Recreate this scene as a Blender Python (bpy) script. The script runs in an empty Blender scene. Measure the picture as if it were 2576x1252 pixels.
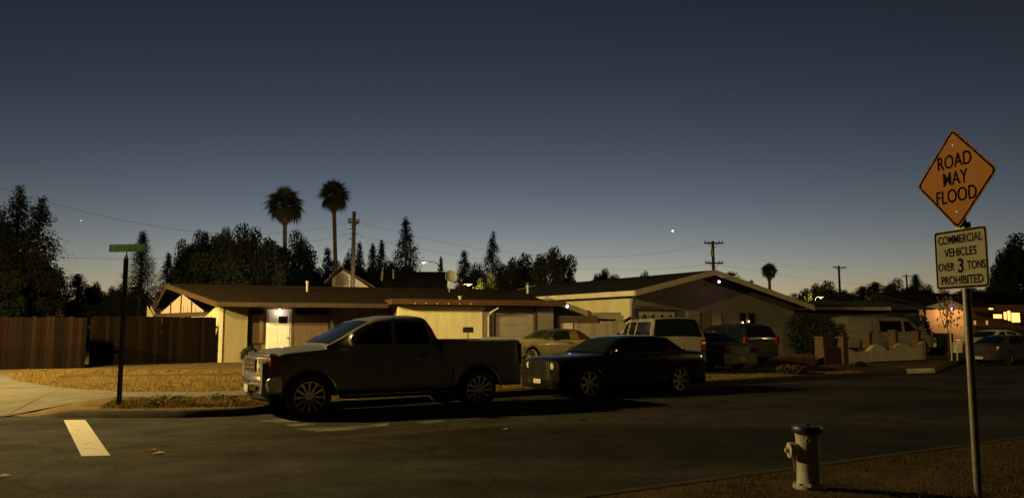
import bpy, bmesh, math, random
import numpy as np
from mathutils import Vector, Matrix

random.seed(7)
rng = np.random.default_rng(11)
SC = bpy.context.scene
COL = SC.collection
R = math.radians

# ------------------------------------------------------------------ camera
EYE, FPX, CX, CY = 1.7, 1984.0, 1288.0, 626.0     # eye height, focal length and centre for a 2576 px wide frame
PITCH = math.atan(202 / FPX)
cam_data = bpy.data.cameras.new('camera')
cam = bpy.data.objects.new('camera', cam_data)
COL.objects.link(cam)
SC.camera = cam
cam_data.sensor_width = 36
cam_data.lens = FPX / 2576 * 36
cam_data.clip_start = 0.1
cam_data.clip_end = 6000
cam.location = (0, 0, EYE)
cam.rotation_euler = (math.pi / 2 + PITCH, 0, 0)

# ------------------------------------------------------------------ dusk sky (sun already set)
world = bpy.data.worlds.new('World')
SC.world = world
world.use_nodes = True
wn = world.node_tree
bg = wn.nodes['Background']
sky_tex = wn.nodes.new('ShaderNodeTexSky')
sky_tex.sky_type = 'NISHITA'
sky_tex.sun_disc = False
sky_tex.sun_elevation = R(-5)
sky_tex.sun_rotation = R(-3)
sky_tex.air_density = 0.7
sky_tex.dust_density = 0.4
sky_tex.ozone_density = 0.85
bw = wn.nodes.new('ShaderNodeRGBToBW')
mixn = wn.nodes.new('ShaderNodeMix')
mixn.data_type = 'RGBA'
mixn.inputs[0].default_value = 0.62           # high dusk haze: the sky's colour is muted
gam = wn.nodes.new('ShaderNodeGamma')
gam.inputs[1].default_value = 1.42
wn.links.new(sky_tex.outputs[0], bw.inputs[0])
wn.links.new(bw.outputs[0], mixn.inputs[6])
wn.links.new(sky_tex.outputs[0], mixn.inputs[7])
wn.links.new(mixn.outputs[2], gam.inputs[0])
cool = wn.nodes.new('ShaderNodeMix')
cool.data_type = 'RGBA'
cool.blend_type = 'MULTIPLY'
cool.inputs[0].default_value = 1.0
cool.inputs[7].default_value = (.95, 1.0, 1.06, 1)
wn.links.new(gam.outputs[0], cool.inputs[6])
wn.links.new(cool.outputs[2], bg.inputs[0])
bg.inputs[1].default_value = 4.0

SC.view_settings.view_transform = 'Standard'
SC.view_settings.look = 'None'
SC.view_settings.exposure = 0.0
SC.view_settings.gamma = 1.0
SC.view_settings.use_curve_mapping = False
SC.render.engine = 'CYCLES'
SC.cycles.use_denoising = True
SC.cycles.max_bounces = 6
SC.cycles.diffuse_bounces = 3
SC.cycles.glossy_bounces = 3
SC.cycles.sample_clamp_indirect = 3.0
SC.cycles.caustics_reflective = False
SC.cycles.caustics_refractive = False

# ------------------------------------------------------------------ layout helpers
cp, sp = math.cos(PITCH), math.sin(PITCH)

def ray(px, py):
    x, u = (px - CX) / FPX, (CY - py) / FPX
    return Vector((x, cp - sp * u, sp + cp * u))

def ground(px, py, z=0.0):
    d = ray(px, py)
    t = (z - EYE) / d.z
    return Vector((d.x * t, d.y * t, z))

def at(px, py, Y):
    d = ray(px, py)
    t = Y / d.y
    return Vector((d.x * t, Y, EYE + d.z * t))

# street frame: u runs along the street (away to the right), n across it, away from the camera
YAW = R(31)
UX, UY = math.cos(YAW), math.sin(YAW)
# far kerb line on the road surface
KPX = [(-2200, 1040), (-900, 1046), (80, 1049), (300, 1051), (470, 1050), (590, 1046), (720, 1036), (900, 1023), (1100, 1010),
       (1300, 996), (1500, 985), (1770, 972), (2026, 956), (2160, 949), (2281, 939), (2352, 936.5), (2395, 917), (2460, 909), (2600, 898), (3200, 874)]
KP = [ground(*p) for p in KPX]
SX, SY = -0.3, 0.954          # the direction "up the lots" used for the distance from the kerb
KQ = [(p.x * SY - p.y * SX, p.x * SX + p.y * SY) for p in KP]

def interp(tab, x):
    if x <= tab[0][0]:
        return tab[0][1]
    for (x0, v0), (x1, v1) in zip(tab, tab[1:]):
        if x <= x1:
            return v0 + (v1 - v0) * (x - x0) / (x1 - x0)
    return tab[-1][1]

def to_qs(x, y):
    q = x * SY - y * SX
    return q, x * SX + y * SY - interp(KQ, q)

def from_qs(q, s):
    w = interp(KQ, q) + s
    return q * SY + w * SX, -q * SX + w * SY

Q_RAMP0 = ground(70, 1049).x * SY - ground(70, 1049).y * SX
Q_RAMP1 = ground(190, 1050).x * SY - ground(190, 1050).y * SX
RISE = [(0, .15), (2.6, .17), (3.9, .19), (9, .25), (15, .34), (400, .34)]

def lift(q, s):
    if s < 0:
        return 0.0
    full = interp(RISE, s)
    r = min(1, max(0, (q - Q_RAMP0) / (Q_RAMP1 - Q_RAMP0)))
    return r * full + (1 - r) * min(full, .004 + s * .06)

def land(x, y):
    return lift(*to_qs(x, y))

def on_land(px, py, it=6):
    z = .2
    for _ in range(it):
        p = ground(px, py, z)
        z = land(p.x, p.y)
    return ground(px, py, z)

# ------------------------------------------------------------------ mesh helpers
class MB:
    def __init__(self):
        self.v, self.f = [], []

    def add(self, vs, fs, M=None):
        b = len(self.v)
        self.v += [tuple(M @ Vector(p)) if M is not None else tuple(p) for p in vs]
        self.f += [tuple(b + i for i in f) for f in fs]
        return self

    def box(self, x0, x1, y0, y1, z0, z1, M=None):
        return self.add([(x0, y0, z0), (x1, y0, z0), (x1, y1, z0), (x0, y1, z0), (x0, y0, z1), (x1, y0, z1), (x1, y1, z1), (x0, y1, z1)],
                        [(0, 3, 2, 1), (4, 5, 6, 7), (0, 1, 5, 4), (1, 2, 6, 5), (2, 3, 7, 6), (3, 0, 4, 7)], M)

    def prism(self, poly, a0, a1, axis='y', M=None):
        n = len(poly)
        def P(p, a):
            return (p[0], a, p[1]) if axis == 'y' else ((a, p[0], p[1]) if axis == 'x' else (p[0], p[1], a))
        vs = [P(p, a0) for p in poly] + [P(p, a1) for p in poly]
        fs = [tuple(range(n)), tuple(range(2 * n - 1, n - 1, -1))] + [(i, n + i, n + (i + 1) % n, (i + 1) % n) for i in range(n)]
        return self.add(vs, fs, M)

    def tube(self, pts, r, seg=6, cap=True):
        pts = [Vector(p) for p in pts]
        rs = r if isinstance(r, (list, tuple)) else [r] * len(pts)
        rings = []
        for i, p in enumerate(pts):
            d = (pts[min(i + 1, len(pts) - 1)] - pts[max(i - 1, 0)])
            d = d.normalized() if d.length > 1e-9 else Vector((0, 0, 1))
            a = d.cross(Vector((0, 0, 1)) if abs(d.z) < .95 else Vector((1, 0, 0))).normalized()
            b = d.cross(a)
            rings.append([p + (a * math.cos(k / seg * math.tau) + b * math.sin(k / seg * math.tau)) * rs[i] for k in range(seg)])
        self.loft(rings, closed=True)
        if cap:
            b = len(self.v) - len(pts) * seg
            self.f.append(tuple(range(b, b + seg)))
            self.f.append(tuple(range(len(self.v) - 1, len(self.v) - 1 - seg, -1)))
        return self

    def loft(self, rings, closed=False, cap=False, M=None):
        n = len(rings[0])
        vs = [p for r_ in rings for p in r_]
        fs = []
        for i in range(len(rings) - 1):
            for k in range(n if closed else n - 1):
                k2 = (k + 1) % n
                fs.append((i * n + k, i * n + k2, (i + 1) * n + k2, (i + 1) * n + k))
        if cap:
            fs.append(tuple(range(n - 1, -1, -1)))
            fs.append(tuple(range((len(rings) - 1) * n, len(rings) * n)))
        return self.add(vs, fs, M)

    def lathe(self, prof, seg=24, M=None, closed=False):
        rings = [[(r_ * math.cos(k / seg * math.tau), r_ * math.sin(k / seg * math.tau), z) for k in range(seg)] for r_, z in prof]
        if closed:
            rings.append(rings[0])
        return self.loft(rings, closed=True, M=M)

    def build(self, name, mat, parent=None, smooth=False, bevel=0.0, angle=40):
        me = bpy.data.meshes.new(name)
        me.from_pydata(self.v, [], self.f)
        me.materials.append(mat)
        bm = bmesh.new()
        bm.from_mesh(me)
        bmesh.ops.recalc_face_normals(bm, faces=bm.faces)
        bm.to_mesh(me)
        bm.free()
        if smooth:
            me.polygons.foreach_set('use_smooth', [True] * len(me.polygons))
            try:
                me.set_sharp_from_angle(angle=R(angle))
            except Exception:
                pass
        o = bpy.data.objects.new(name, me)
        COL.objects.link(o)
        if parent is not None:
            o.parent = parent
        if bevel:
            m = o.modifiers.new('bevel', 'BEVEL')
            m.width = bevel
            m.segments = 2
            m.limit_method = 'ANGLE'
            m.angle_limit = R(40)
        return o

def tag(o, label=None, cat=None, group=None, kind=None):
    if label:
        o['label'] = label
    if cat:
        o['category'] = cat
    if group:
        o['group'] = group
    if kind:
        o['kind'] = kind
    return o

def thing(name, label, cat, loc=(0, 0, 0), rz=0.0, group=None):
    o = bpy.data.objects.new(name, None)
    COL.objects.link(o)
    o.location = loc
    o.rotation_euler = (0, 0, rz)
    o.empty_display_size = .3
    return tag(o, label, cat, group)

def struct(o):
    o['kind'] = 'structure'
    return o

def copy_part(o, parent, loc=None, rz=None, scale=None):
    c = o.copy()
    COL.objects.link(c)
    c.parent = parent
    if loc is not None:
        c.location = loc
    if rz is not None:
        c.rotation_euler = (0, 0, rz)
    if scale is not None:
        c.scale = scale
    return c

def fast_mesh(name, verts, quads, mat, parent=None, smooth=False):
    """verts (n,3), quads (m,4) as numpy arrays"""
    me = bpy.data.meshes.new(name)
    me.vertices.add(len(verts))
    me.vertices.foreach_set('co', np.asarray(verts, dtype=np.float32).ravel())
    m = len(quads)
    me.loops.add(m * 4)
    me.loops.foreach_set('vertex_index', np.asarray(quads, dtype=np.int32).ravel())
    me.polygons.add(m)
    me.polygons.foreach_set('loop_start', np.arange(0, m * 4, 4, dtype=np.int32))
    me.update(calc_edges=True)
    me.validate()
    me.materials.append(mat)
    o = bpy.data.objects.new(name, me)
    COL.objects.link(o)
    if parent is not None:
        o.parent = parent
    return o

# ------------------------------------------------------------------ materials
MATS = {}

def mat(name, col, rough=.7, metal=0.0, var=.25, scale=6.0, bump=0.0, bscale=40.0, coat=0.0, spec=.5, stretch=None, emit=None, estr=0.0, col2=None, thr=None, trans=0.0):
    if name in MATS:
        return MATS[name]
    m = bpy.data.materials.new(name)
    m.use_nodes = True
    nt = m.node_tree
    b = nt.nodes['Principled BSDF']
    b.inputs['Base Color'].default_value = (*col, 1)
    b.inputs['Roughness'].default_value = rough
    b.inputs['Metallic'].default_value = metal
    b.inputs['Specular IOR Level'].default_value = spec
    b.inputs['Coat Weight'].default_value = coat
    b.inputs['Coat Roughness'].default_value = .06
    if trans:
        b.inputs['Transmission Weight'].default_value = trans
    if emit:
        b.inputs['Emission Color'].default_value = (*emit, 1)
        b.inputs['Emission Strength'].default_value = estr
    if var or bump:
        tc = nt.nodes.new('ShaderNodeTexCoord')
        src = tc.outputs['Object']
        if stretch:
            mp = nt.nodes.new('ShaderNodeMapping')
            mp.inputs['Scale'].default_value = stretch
            nt.links.new(src, mp.inputs[0])
            src = mp.outputs[0]
    if var:
        nz = nt.nodes.new('ShaderNodeTexNoise')
        nz.inputs['Scale'].default_value = scale
        nz.inputs['Detail'].default_value = 6
        nz.inputs['Roughness'].default_value = .6
        nt.links.new(src, nz.inputs['Vector'])
        rp = nt.nodes.new('ShaderNodeValToRGB')
        lo, hi = thr or (.3, .72)
        rp.color_ramp.elements[0].position = lo
        rp.color_ramp.elements[1].position = hi
        c2 = col2 or tuple(min(1, c * (1 + var)) for c in col)
        rp.color_ramp.elements[0].color = (*(tuple(c * (1 - var) for c in col) if not col2 else col), 1)
        rp.color_ramp.elements[1].color = (*c2, 1)
        nt.links.new(nz.outputs['Fac'], rp.inputs[0])
        nt.links.new(rp.outputs[0], b.inputs['Base Color'])
    if bump:
        nb = nt.nodes.new('ShaderNodeTexNoise')
        nb.inputs['Scale'].default_value = bscale
        nb.inputs['Detail'].default_value = 4
        nt.links.new(src, nb.inputs['Vector'])
        bp = nt.nodes.new('ShaderNodeBump')
        bp.inputs['Strength'].default_value = bump
        bp.inputs['Distance'].default_value = .03
        nt.links.new(nb.outputs['Fac'], bp.inputs['Height'])
        nt.links.new(bp.outputs[0], b.inputs['Normal'])
    MATS[name] = m
    return m

def glow(name, col, strength):
    return mat(name, (.02, .02, .02), var=0, emit=col, estr=strength)

ASPHALT = mat('asphalt', (.040, .040, .040), 1.0, spec=.06, var=.35, scale=1.3, bump=.5, bscale=60)
def road_wear(m):
    """cracks, tar seams and patched areas worked into the asphalt colour"""
    nt = m.node_tree
    b = nt.nodes['Principled BSDF']
    src = b.inputs['Base Color'].links[0].from_socket
    tc = nt.nodes.new('ShaderNodeTexCoord')
    wn_ = nt.nodes.new('ShaderNodeTexNoise'); wn_.inputs['Scale'].default_value = 1.1; wn_.inputs['Detail'].default_value = 5
    nt.links.new(tc.outputs['Object'], wn_.inputs['Vector'])
    mx = nt.nodes.new('ShaderNodeMix'); mx.data_type = 'VECTOR'; mx.inputs[0].default_value = .30
    nt.links.new(tc.outputs['Object'], mx.inputs[4]); nt.links.new(wn_.outputs['Color'], mx.inputs[5])
    vo = nt.nodes.new('ShaderNodeTexVoronoi'); vo.feature = 'DISTANCE_TO_EDGE'; vo.inputs['Scale'].default_value = .42
    nt.links.new(mx.outputs[1], vo.inputs['Vector'])
    rp = nt.nodes.new('ShaderNodeValToRGB')
    rp.color_ramp.elements[0].position = .004; rp.color_ramp.elements[0].color = (.78, .78, .78, 1)
    rp.color_ramp.elements[1].position = .016; rp.color_ramp.elements[1].color = (1, 1, 1, 1)
    nt.links.new(vo.outputs['Distance'], rp.inputs[0])
    pn = nt.nodes.new('ShaderNodeTexNoise'); pn.inputs['Scale'].default_value = .22; pn.inputs['Detail'].default_value = 3
    mp = nt.nodes.new('ShaderNodeMapping'); mp.inputs['Scale'].default_value = (.5, 1.6, 1); mp.inputs['Rotation'].default_value = (0, 0, R(-31))
    nt.links.new(tc.outputs['Object'], mp.inputs[0]); nt.links.new(mp.outputs[0], pn.inputs['Vector'])
    r2_ = nt.nodes.new('ShaderNodeValToRGB')
    r2_.color_ramp.elements[0].position = .42; r2_.color_ramp.elements[0].color = (.62, .62, .62, 1)
    r2_.color_ramp.elements[1].position = .60; r2_.color_ramp.elements[1].color = (1.25, 1.25, 1.25, 1)
    nt.links.new(pn.outputs['Fac'], r2_.inputs[0])
    m1 = nt.nodes.new('ShaderNodeMix'); m1.data_type = 'RGBA'; m1.blend_type = 'MULTIPLY'; m1.inputs[0].default_value = 1
    m2 = nt.nodes.new('ShaderNodeMix'); m2.data_type = 'RGBA'; m2.blend_type = 'MULTIPLY'; m2.inputs[0].default_value = 1
    nt.links.new(src, m1.inputs[6]); nt.links.new(rp.outputs[0], m1.inputs[7])
    nt.links.new(m1.outputs[2], m2.inputs[6]); nt.links.new(r2_.outputs[0], m2.inputs[7])
    fn = nt.nodes.new('ShaderNodeTexNoise'); fn.inputs['Scale'].default_value = 38; fn.inputs['Detail'].default_value = 3
    nt.links.new(tc.outputs['Object'], fn.inputs['Vector'])
    r3_ = nt.nodes.new('ShaderNodeValToRGB')
    r3_.color_ramp.elements[0].position = .35; r3_.color_ramp.elements[0].color = (.55, .55, .55, 1)
    r3_.color_ramp.elements[1].position = .68; r3_.color_ramp.elements[1].color = (1.6, 1.6, 1.6, 1)
    nt.links.new(fn.outputs['Fac'], r3_.inputs[0])
    m3 = nt.nodes.new('ShaderNodeMix'); m3.data_type = 'RGBA'; m3.blend_type = 'MULTIPLY'; m3.inputs[0].default_value = 1
    nt.links.new(m2.outputs[2], m3.inputs[6]); nt.links.new(r3_.outputs[0], m3.inputs[7])
    nt.links.new(m3.outputs[2], b.inputs['Base Color'])
road_wear(ASPHALT)
CONCRETE = mat('concrete', (.105, .098, .084), 1.0, spec=.1, var=.22, scale=2.2, bump=.3, bscale=50)
KERBMAT = mat('kerb_concrete', (.075, .065, .052), 1.0, spec=.05, var=.3, scale=3, bump=.3, bscale=40)
DRYSOIL = mat('dry_soil', (.11, .08, .04), 1.0, spec=.05, var=.4, scale=3, bump=.8, bscale=25)
STRAW = mat('dry_straw_grass', (.17, .12, .032), 1.0, spec=.05, var=.35, scale=2)
STRAW2 = mat('dull_straw_grass', (.15, .11, .045), .9, var=.35, scale=2)
WHITEPAINT = mat('white_road_paint', (.16, .155, .14), .8, var=.2, scale=7, bump=.3, bscale=70, col2=(.46, .45, .41), thr=(.30, .44))
YELLOWPAINT = mat('faded_yellow_road_paint', (.075, .058, .026), 1.0, spec=.06, var=.5, scale=6)
REFLECTPAINT = mat('painted_reflection', (.042, .042, .040), .85, var=.5, scale=2.5, col2=(.19, .18, .12), thr=(.42, .62))  # pale blotches of colour standing in for light reflected by the truck
BARK = mat('bark', (.06, .045, .032), .95, var=.4, scale=8, bump=.8, bscale=20, stretch=(1, 1, .2))
LEAF = mat('leaf_green', (.024, .033, .013), .75, var=.45, scale=1.5, spec=.15)
LEAFDK = mat('leaf_dark', (.017, .022, .011), .8, var=.4, scale=1.5, spec=.15)
NEEDLE = mat('needle_green', (.017, .022, .014), .8, var=.4, scale=1.5, spec=.15)
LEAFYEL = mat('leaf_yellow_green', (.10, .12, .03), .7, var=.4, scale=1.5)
PALMGREEN = mat('palm_frond_green', (.034, .045, .018), .7, var=.4, scale=1, spec=.15)
PALMDEAD = mat('palm_dead_frond', (.13, .075, .035), .9, var=.4, scale=1)
BLACKTRIM = mat('black_trim', (.012, .012, .012), .6, var=.2, scale=10)
TYRE = mat('tyre_rubber', (.014, .014, .014), .85, var=.2, scale=20)
CHROME = mat('chrome', (.85, .84, .80), .22, metal=1, var=.06, scale=4)
CHROMEDK = mat('dark_chrome', (.20, .20, .20), .22, metal=1, var=.1, scale=4)
GLASSDK = mat('dark_tinted_glass', (.006, .007, .008), .06, var=0, spec=.6)
LAMPGLASS = mat('headlamp_lens', (.60, .60, .54), .12, var=.2, scale=14, spec=.8, coat=.5)
AMBER = mat('amber_lens', (.38, .09, .015), .15, var=.1, coat=.5)
REDLENS = mat('red_lens', (.14, .012, .01), .18, var=.1, coat=.5)
PLATE = mat('licence_plate_white', (.45, .44, .40), .5, var=.1)
GALV = mat('galvanised_steel', (.22, .22, .20), .5, metal=.6, var=.3, scale=12)

# ------------------------------------------------------------------ street lamps (the main one stands just off to the side, at the corner)
LAMPCOL = (1.0, .69, .22)

def street_lamp(label, base, height, arm_dir, arm_len, power, head_emit=60.0, pole_r=.09, group='street lamps', rough_color=None, aim=None):
    col = rough_color or LAMPCOL
    t = thing('street_lamp', label, 'street lamp', base, math.atan2(arm_dir[1], arm_dir[0]), group)
    mb = MB()
    mb.tube([(0, 0, 0), (0, 0, height * .55), (0, 0, height - .3)], [pole_r, pole_r * .8, pole_r * .6], 10)
    mb.build('pole', GALV, t, True)
    mb = MB()
    mb.tube([(0, 0, height - .35), (arm_len * .2, 0, height + .05), (arm_len * .55, 0, height + .22), (arm_len, 0, height + .2)], [.045, .04, .035, .03], 8)
    mb.build('arm', GALV, t, True)
    mb = MB()
    hx = arm_len
    rings = []
    for k, (x, w, h) in enumerate([(-.05, .05, .06), (.1, .12, .1), (.3, .15, .13), (.5, .14, .1), (.62, .05, .04)]):
        rings.append([(hx + x, w * math.cos(a / 10 * math.tau), height + .2 + max(-.02, h * math.sin(a / 10 * math.tau))) for a in range(10)])
    mb.loft(rings, closed=True, cap=True)
    mb.build('lamp_head', GALV, t, True)
    mb = MB()
    mb.lathe([(.001, -.085), (.07, -.075), (.12, -.04), (.13, 0)], 16, Matrix.Translation((hx + .3, 0, height + .17)))
    mb.build('lens', glow('lamp_lens_%d' % int(head_emit), col, head_emit), t, True)
    ld = bpy.data.lights.new('lamp_light', 'SPOT' if aim else 'POINT')
    ld.energy = power
    if aim:
        ld.spot_size = R(aim[3]); ld.spot_blend = 1.0
    ld.color = col
    ld.shadow_soft_size = .12
    lo = bpy.data.objects.new('lamp_light', ld)
    COL.objects.link(lo)
    lo.parent = t
    lo.location = (hx + .3, 0, height - .06)
    if aim:
        w_ = Matrix.Translation(base) @ Matrix.Rotation(t.rotation_euler.z, 4, 'Z') @ lo.location
        d_ = Matrix.Rotation(-t.rotation_euler.z, 4, 'Z') @ (Vector(aim[:3]) - w_)
        lo.rotation_euler = d_.to_track_quat('-Z', 'Y').to_euler()
    return t, ld

# ================================================================== SETTING: ground, road, kerbs, pavements
mb = MB()
mb.add([(3000 * math.cos(k / 48 * math.tau), 3000 * math.sin(k / 48 * math.tau), -.06) for k in range(48)], [tuple(range(48))])
struct(mb.build('ground', DRYSOIL))
mb = MB()
xs_, ys_ = np.linspace(-110, 150, 27), np.linspace(-30, 95, 14)
mb.loft([[(x, y, 0) for x in xs_] for y in ys_])
struct(mb.build('road', ASPHALT))

# far side lots: one sheet that rises gently from the kerb to the house plots
qcols = sorted(set([k[0] for k in KQ] + list(np.linspace(Q_RAMP0, Q_RAMP1, 6)) + list(np.linspace(-30, 60, 61))))
srows = [.13, .5, 1.2, 2.6, 3.9, 6, 9, 12, 15, 30, 80, 220]
mb = MB()
mb.loft([[(*from_qs(q, s), lift(q, s)) for q in qcols] for s in srows])
struct(mb.build('front_yard_ground', DRYSOIL, smooth=True))
mb = MB()
kq = [q for q in qcols if Q_RAMP0 - .3 < q < 45]
mb.loft([[(*from_qs(q, s), z if z <= 0 else max(z * lift(q, .15) / .15, .002)) for q in kq] for s, z in ((-.015, -.03), (.0, .12), (.03, .152), (.16, .153), (.17, .1))])
struct(mb.build('far_kerb', KERBMAT, smooth=True, angle=60))

def flat_piece(name, corners, material, parent, nx=1, ny=1, rise=.02, skirt=.08):
    """a paving piece between four plan corners laid on the rising ground"""
    a, b, c, d = corners
    g = []
    for j in range(ny + 1):
        row = []
        for i in range(nx + 1):
            u, v = i / nx, j / ny
            x = (a[0] * (1 - u) + b[0] * u) * (1 - v) + (d[0] * (1 - u) + c[0] * u) * v
            y = (a[1] * (1 - u) + b[1] * u) * (1 - v) + (d[1] * (1 - u) + c[1] * u) * v
            row.append((x, y, land(x, y) + rise))
        g.append(row)
    m = MB()
    m.loft(g)
    rim = g[0] + [r_[-1] for r_ in g[1:]] + g[-1][-2::-1] + [r_[0] for r_ in g[-2:0:-1]]
    m.loft([rim + [rim[0]], [(p[0], p[1], p[2] - skirt) for p in rim + [rim[0]]]])
    return m.build(name, material, parent)

sidewalk = thing('sidewalk', None, None)
struct(sidewalk)
q_walk0 = to_qs(*on_land(305, 990).xy)[0]
q = q_walk0
while q < 34:
    flat_piece('slab', [from_qs(q, 2.62), from_qs(q + 1.49, 2.62), from_qs(q + 1.49, 3.86), from_qs(q, 3.86)], CONCRETE, sidewalk, rise=.018 + random.uniform(-.003, .003))
    q += 1.5
# wide concrete corner with its ramp, running off past the lamp
corner = thing('corner_pavement', None, None)
struct(corner)
LO = [(to_qs(*ground(-600, 1047).xy)[0], .05), (to_qs(*ground(82, 1049).xy)[0], .05), (to_qs(*on_land(180, 1030).xy)[0], 1.0), (to_qs(*on_land(290, 1008).xy)[0], 2.4), (q_walk0, 2.62)]
HI = [(to_qs(*ground(-600, 1047).xy)[0], 14.0), (to_qs(*on_land(-300, 945).xy)[0], 12), (to_qs(*on_land(31, 958).xy)[0], to_qs(*on_land(31, 958).xy)[1]), (to_qs(*on_land(155, 976).xy)[0], to_qs(*on_land(155, 976).xy)[1]), (q_walk0, 3.86)]
LO.sort(); HI.sort()
q = q_walk0
step = 1.6
while q > LO[0][0] - 6:
    q2 = q - step
    n_row = 3 if q > -25 else 4
    for j in range(n_row):
        f0, f1 = j / n_row, (j + 1) / n_row
        def ss(qq, f):
            return interp(LO, qq) * (1 - f) + interp(HI, qq) * f
        g_ = .008
        flat_piece('slab', [from_qs(q2 + g_, ss(q2, f0) + g_), from_qs(q - g_, ss(q, f0) + g_), from_qs(q - g_, ss(q, f1) - g_), from_qs(q2 + g_, ss(q2, f1) - g_)], CONCRETE, corner, 2, 2, .014 + random.uniform(-.003, .003))
    q = q2

def px_sheet(name, pxs, material, nx=8, ny=8, rise=.012):
    c = [on_land(*p).xy for p in pxs]
    return struct(flat_piece(name, c, material, None, nx, ny, rise))

DRIVE = mat('old_driveway_concrete', (.13, .12, .105), .85, var=.3, scale=1.5, bump=.3, bscale=40)
px_sheet('driveway', [(1395, 982), (1700, 967), (1990, 893), (1440, 905)], DRIVE, 14, 14, .022)
px_sheet('garage_driveway', [(1010, 985), (1240, 972), (1360, 912), (1180, 912)], DRIVE, 10, 10, .022)
mb = MB()
kq2 = [interp([(k_, v_) for k_, v_ in ((0, to_qs(*ground(2279, 939).xy)[0]), (1, to_qs(*ground(2350, 936.5).xy)[0]))], f_) for f_ in np.linspace(0, 1, 8)]
mb.loft([[(*from_qs(q_, s_), z_) for q_ in kq2] for s_, z_ in ((-.035, -.01), (-.022, .13), (.03, .165), (.17, .166), (.18, .1))])
struct(mb.build('white_kerb', mat('white_kerb_paint', (.60, .56, .46), .8, var=.25, scale=3), smooth=True, angle=60))
px_sheet('paved_side_yard', [(2340, 896), (2470, 893), (2460, 880), (2345, 882)], CONCRETE, 4, 4, .02)

# near side: kerb and dry verge in the foreground
def street(t, n_):
    return (UX * t - UY * n_, UY * t + UX * n_)
NEARK = 6.28
NZ = .14
mb = MB()
mb.loft([[(*street(t, n_), NZ + .02 * math.sin(t * 1.7 + n_) * (1 if n_ < 5.5 else 0)) for t in np.linspace(-40, 70, 56)] for n_ in (NEARK - .14, 5.6, 4.8, 3.5, 2, 0, -8)])
struct(mb.build('near_verge', mat('verge_soil', (.08, .06, .035), 1.0, spec=.05, var=.4, scale=3, bump=.8, bscale=25), smooth=True))
mb = MB()
mb.loft([[(*street(t, n_), z) for t in np.linspace(-40, 70, 40)] for n_, z in ((NEARK + .02, -.02), (NEARK, .11), (NEARK - .03, NZ + .005), (NEARK - .17, NZ + .006), (NEARK - .18, .05))])
struct(mb.build('near_kerb', mat('near_kerb_concrete', (.04, .036, .029), 1.0, spec=.05, var=.3, scale=3, bump=.3, bscale=40), smooth=True, angle=60))

# painted markings
def strip(name, pts, w, material, z=.004):
    m = MB()
    L, Rr = [], []
    for i, p in enumerate(pts):
        p = Vector(p[:2])
        d = (Vector(pts[min(i + 1, len(pts) - 1)][:2]) - Vector(pts[max(i - 1, 0)][:2])).normalized()
        nn = Vector((-d.y, d.x)) * w / 2
        L.append((*(p + nn), z)); Rr.append((*(p - nn), z))
    m.loft([L, Rr])
    return struct(m.build(name, material))
a, b, c, d = ground(160, 1056), ground(215, 1056), ground(277, 1145), ground(205, 1147)
mb = MB()
mb.add([(p.x, p.y, .005) for p in (a, b, c, d)], [(0, 1, 2, 3)])
struct(mb.build('white_stop_line', WHITEPAINT))
c0, c1 = ground(285, 1144), ground(1090, 1081)
dirc = (c1 - c0).normalized()
for k in (-1, 1):
    off = Vector((-dirc.y, dirc.x, 0)) * .11 * k
    strip('yellow_centre_line', [c0 + off + dirc * t for t in np.linspace(0, 40, 20)], .1, YELLOWPAINT)
def light_streak(points):  # streaks of light thrown off the truck, painted onto the asphalt
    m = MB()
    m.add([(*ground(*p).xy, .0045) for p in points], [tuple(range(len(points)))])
    struct(m.build('painted_light_streak', REFLECTPAINT))
light_streak([(652, 1057), (700, 1053), (760, 1055), (770, 1060), (700, 1063)])
light_streak([(715, 1068), (775, 1064), (792, 1067), (735, 1072)])
light_streak([(745, 1079), (800, 1075), (870, 1074), (980, 1063), (975, 1070), (880, 1081), (800, 1085)])
light_streak([(1045, 1063), (1085, 1057), (1122, 1057), (1090, 1065)])

# ================================================================== STREET LIGHTING
LAMP_A = (-18.5, 17.5)
lamp_a, lamp_a_light = street_lamp('tall street lamp just past the corner pavement beyond the wooden fence', (LAMP_A[0], LAMP_A[1], land(*LAMP_A)), 8.6, (.75, -.66), 2.2, 15500, 80)
LAMP_B = (-30.0, 11.0)
street_lamp('tall street lamp farther down past the corner pavement', (LAMP_B[0], LAMP_B[1], .1), 9.2, (.7, .7), 2.2, 60000, 80, aim=(-7, 34, -4.0, 72))
LAMP_C = (34.0, 21.0)
street_lamp('street lamp on the near kerb far along the street past the signs', (LAMP_C[0], LAMP_C[1], .14), 8.6, (-.5, .86), 2.2, 2200, 80)

# ================================================================== HOUSES
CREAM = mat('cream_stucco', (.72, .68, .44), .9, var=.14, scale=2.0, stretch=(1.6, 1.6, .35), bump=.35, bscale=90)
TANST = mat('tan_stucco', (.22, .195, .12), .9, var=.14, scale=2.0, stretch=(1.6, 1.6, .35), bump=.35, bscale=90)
BROWNSID = mat('brown_siding', (.135, .10, .065), .85, var=.25, scale=3, stretch=(1, 1, .15))
FASCIA = mat('red_brown_fascia', (.085, .040, .018), .8, var=.3, scale=4, stretch=(.3, 1, 1))
FASCIADK = mat('dark_brown_trim', (.055, .038, .022), .85, var=.3, scale=4)
ROOF1 = mat('brown_shingle_roof', (.026, .020, .014), 1.0, spec=.05, var=.35, scale=5, bump=.6, bscale=14)
ROOF2 = mat('grey_shingle_roof', (.020, .019, .018), 1.0, spec=.05, var=.35, scale=5, bump=.6, bscale=14)
WHITETRIM = mat('white_trim', (.48, .45, .36), .7, var=.15, scale=3)
WHITEDOOR = mat('white_door_paint', (.74, .72, .70), .6, var=.12, scale=3)
GREYST = mat('mauve_grey_stucco', (.20, .185, .18), .9, var=.16, scale=1.5, stretch=(1.6, 1.6, .35), bump=.3, bscale=80)
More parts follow.
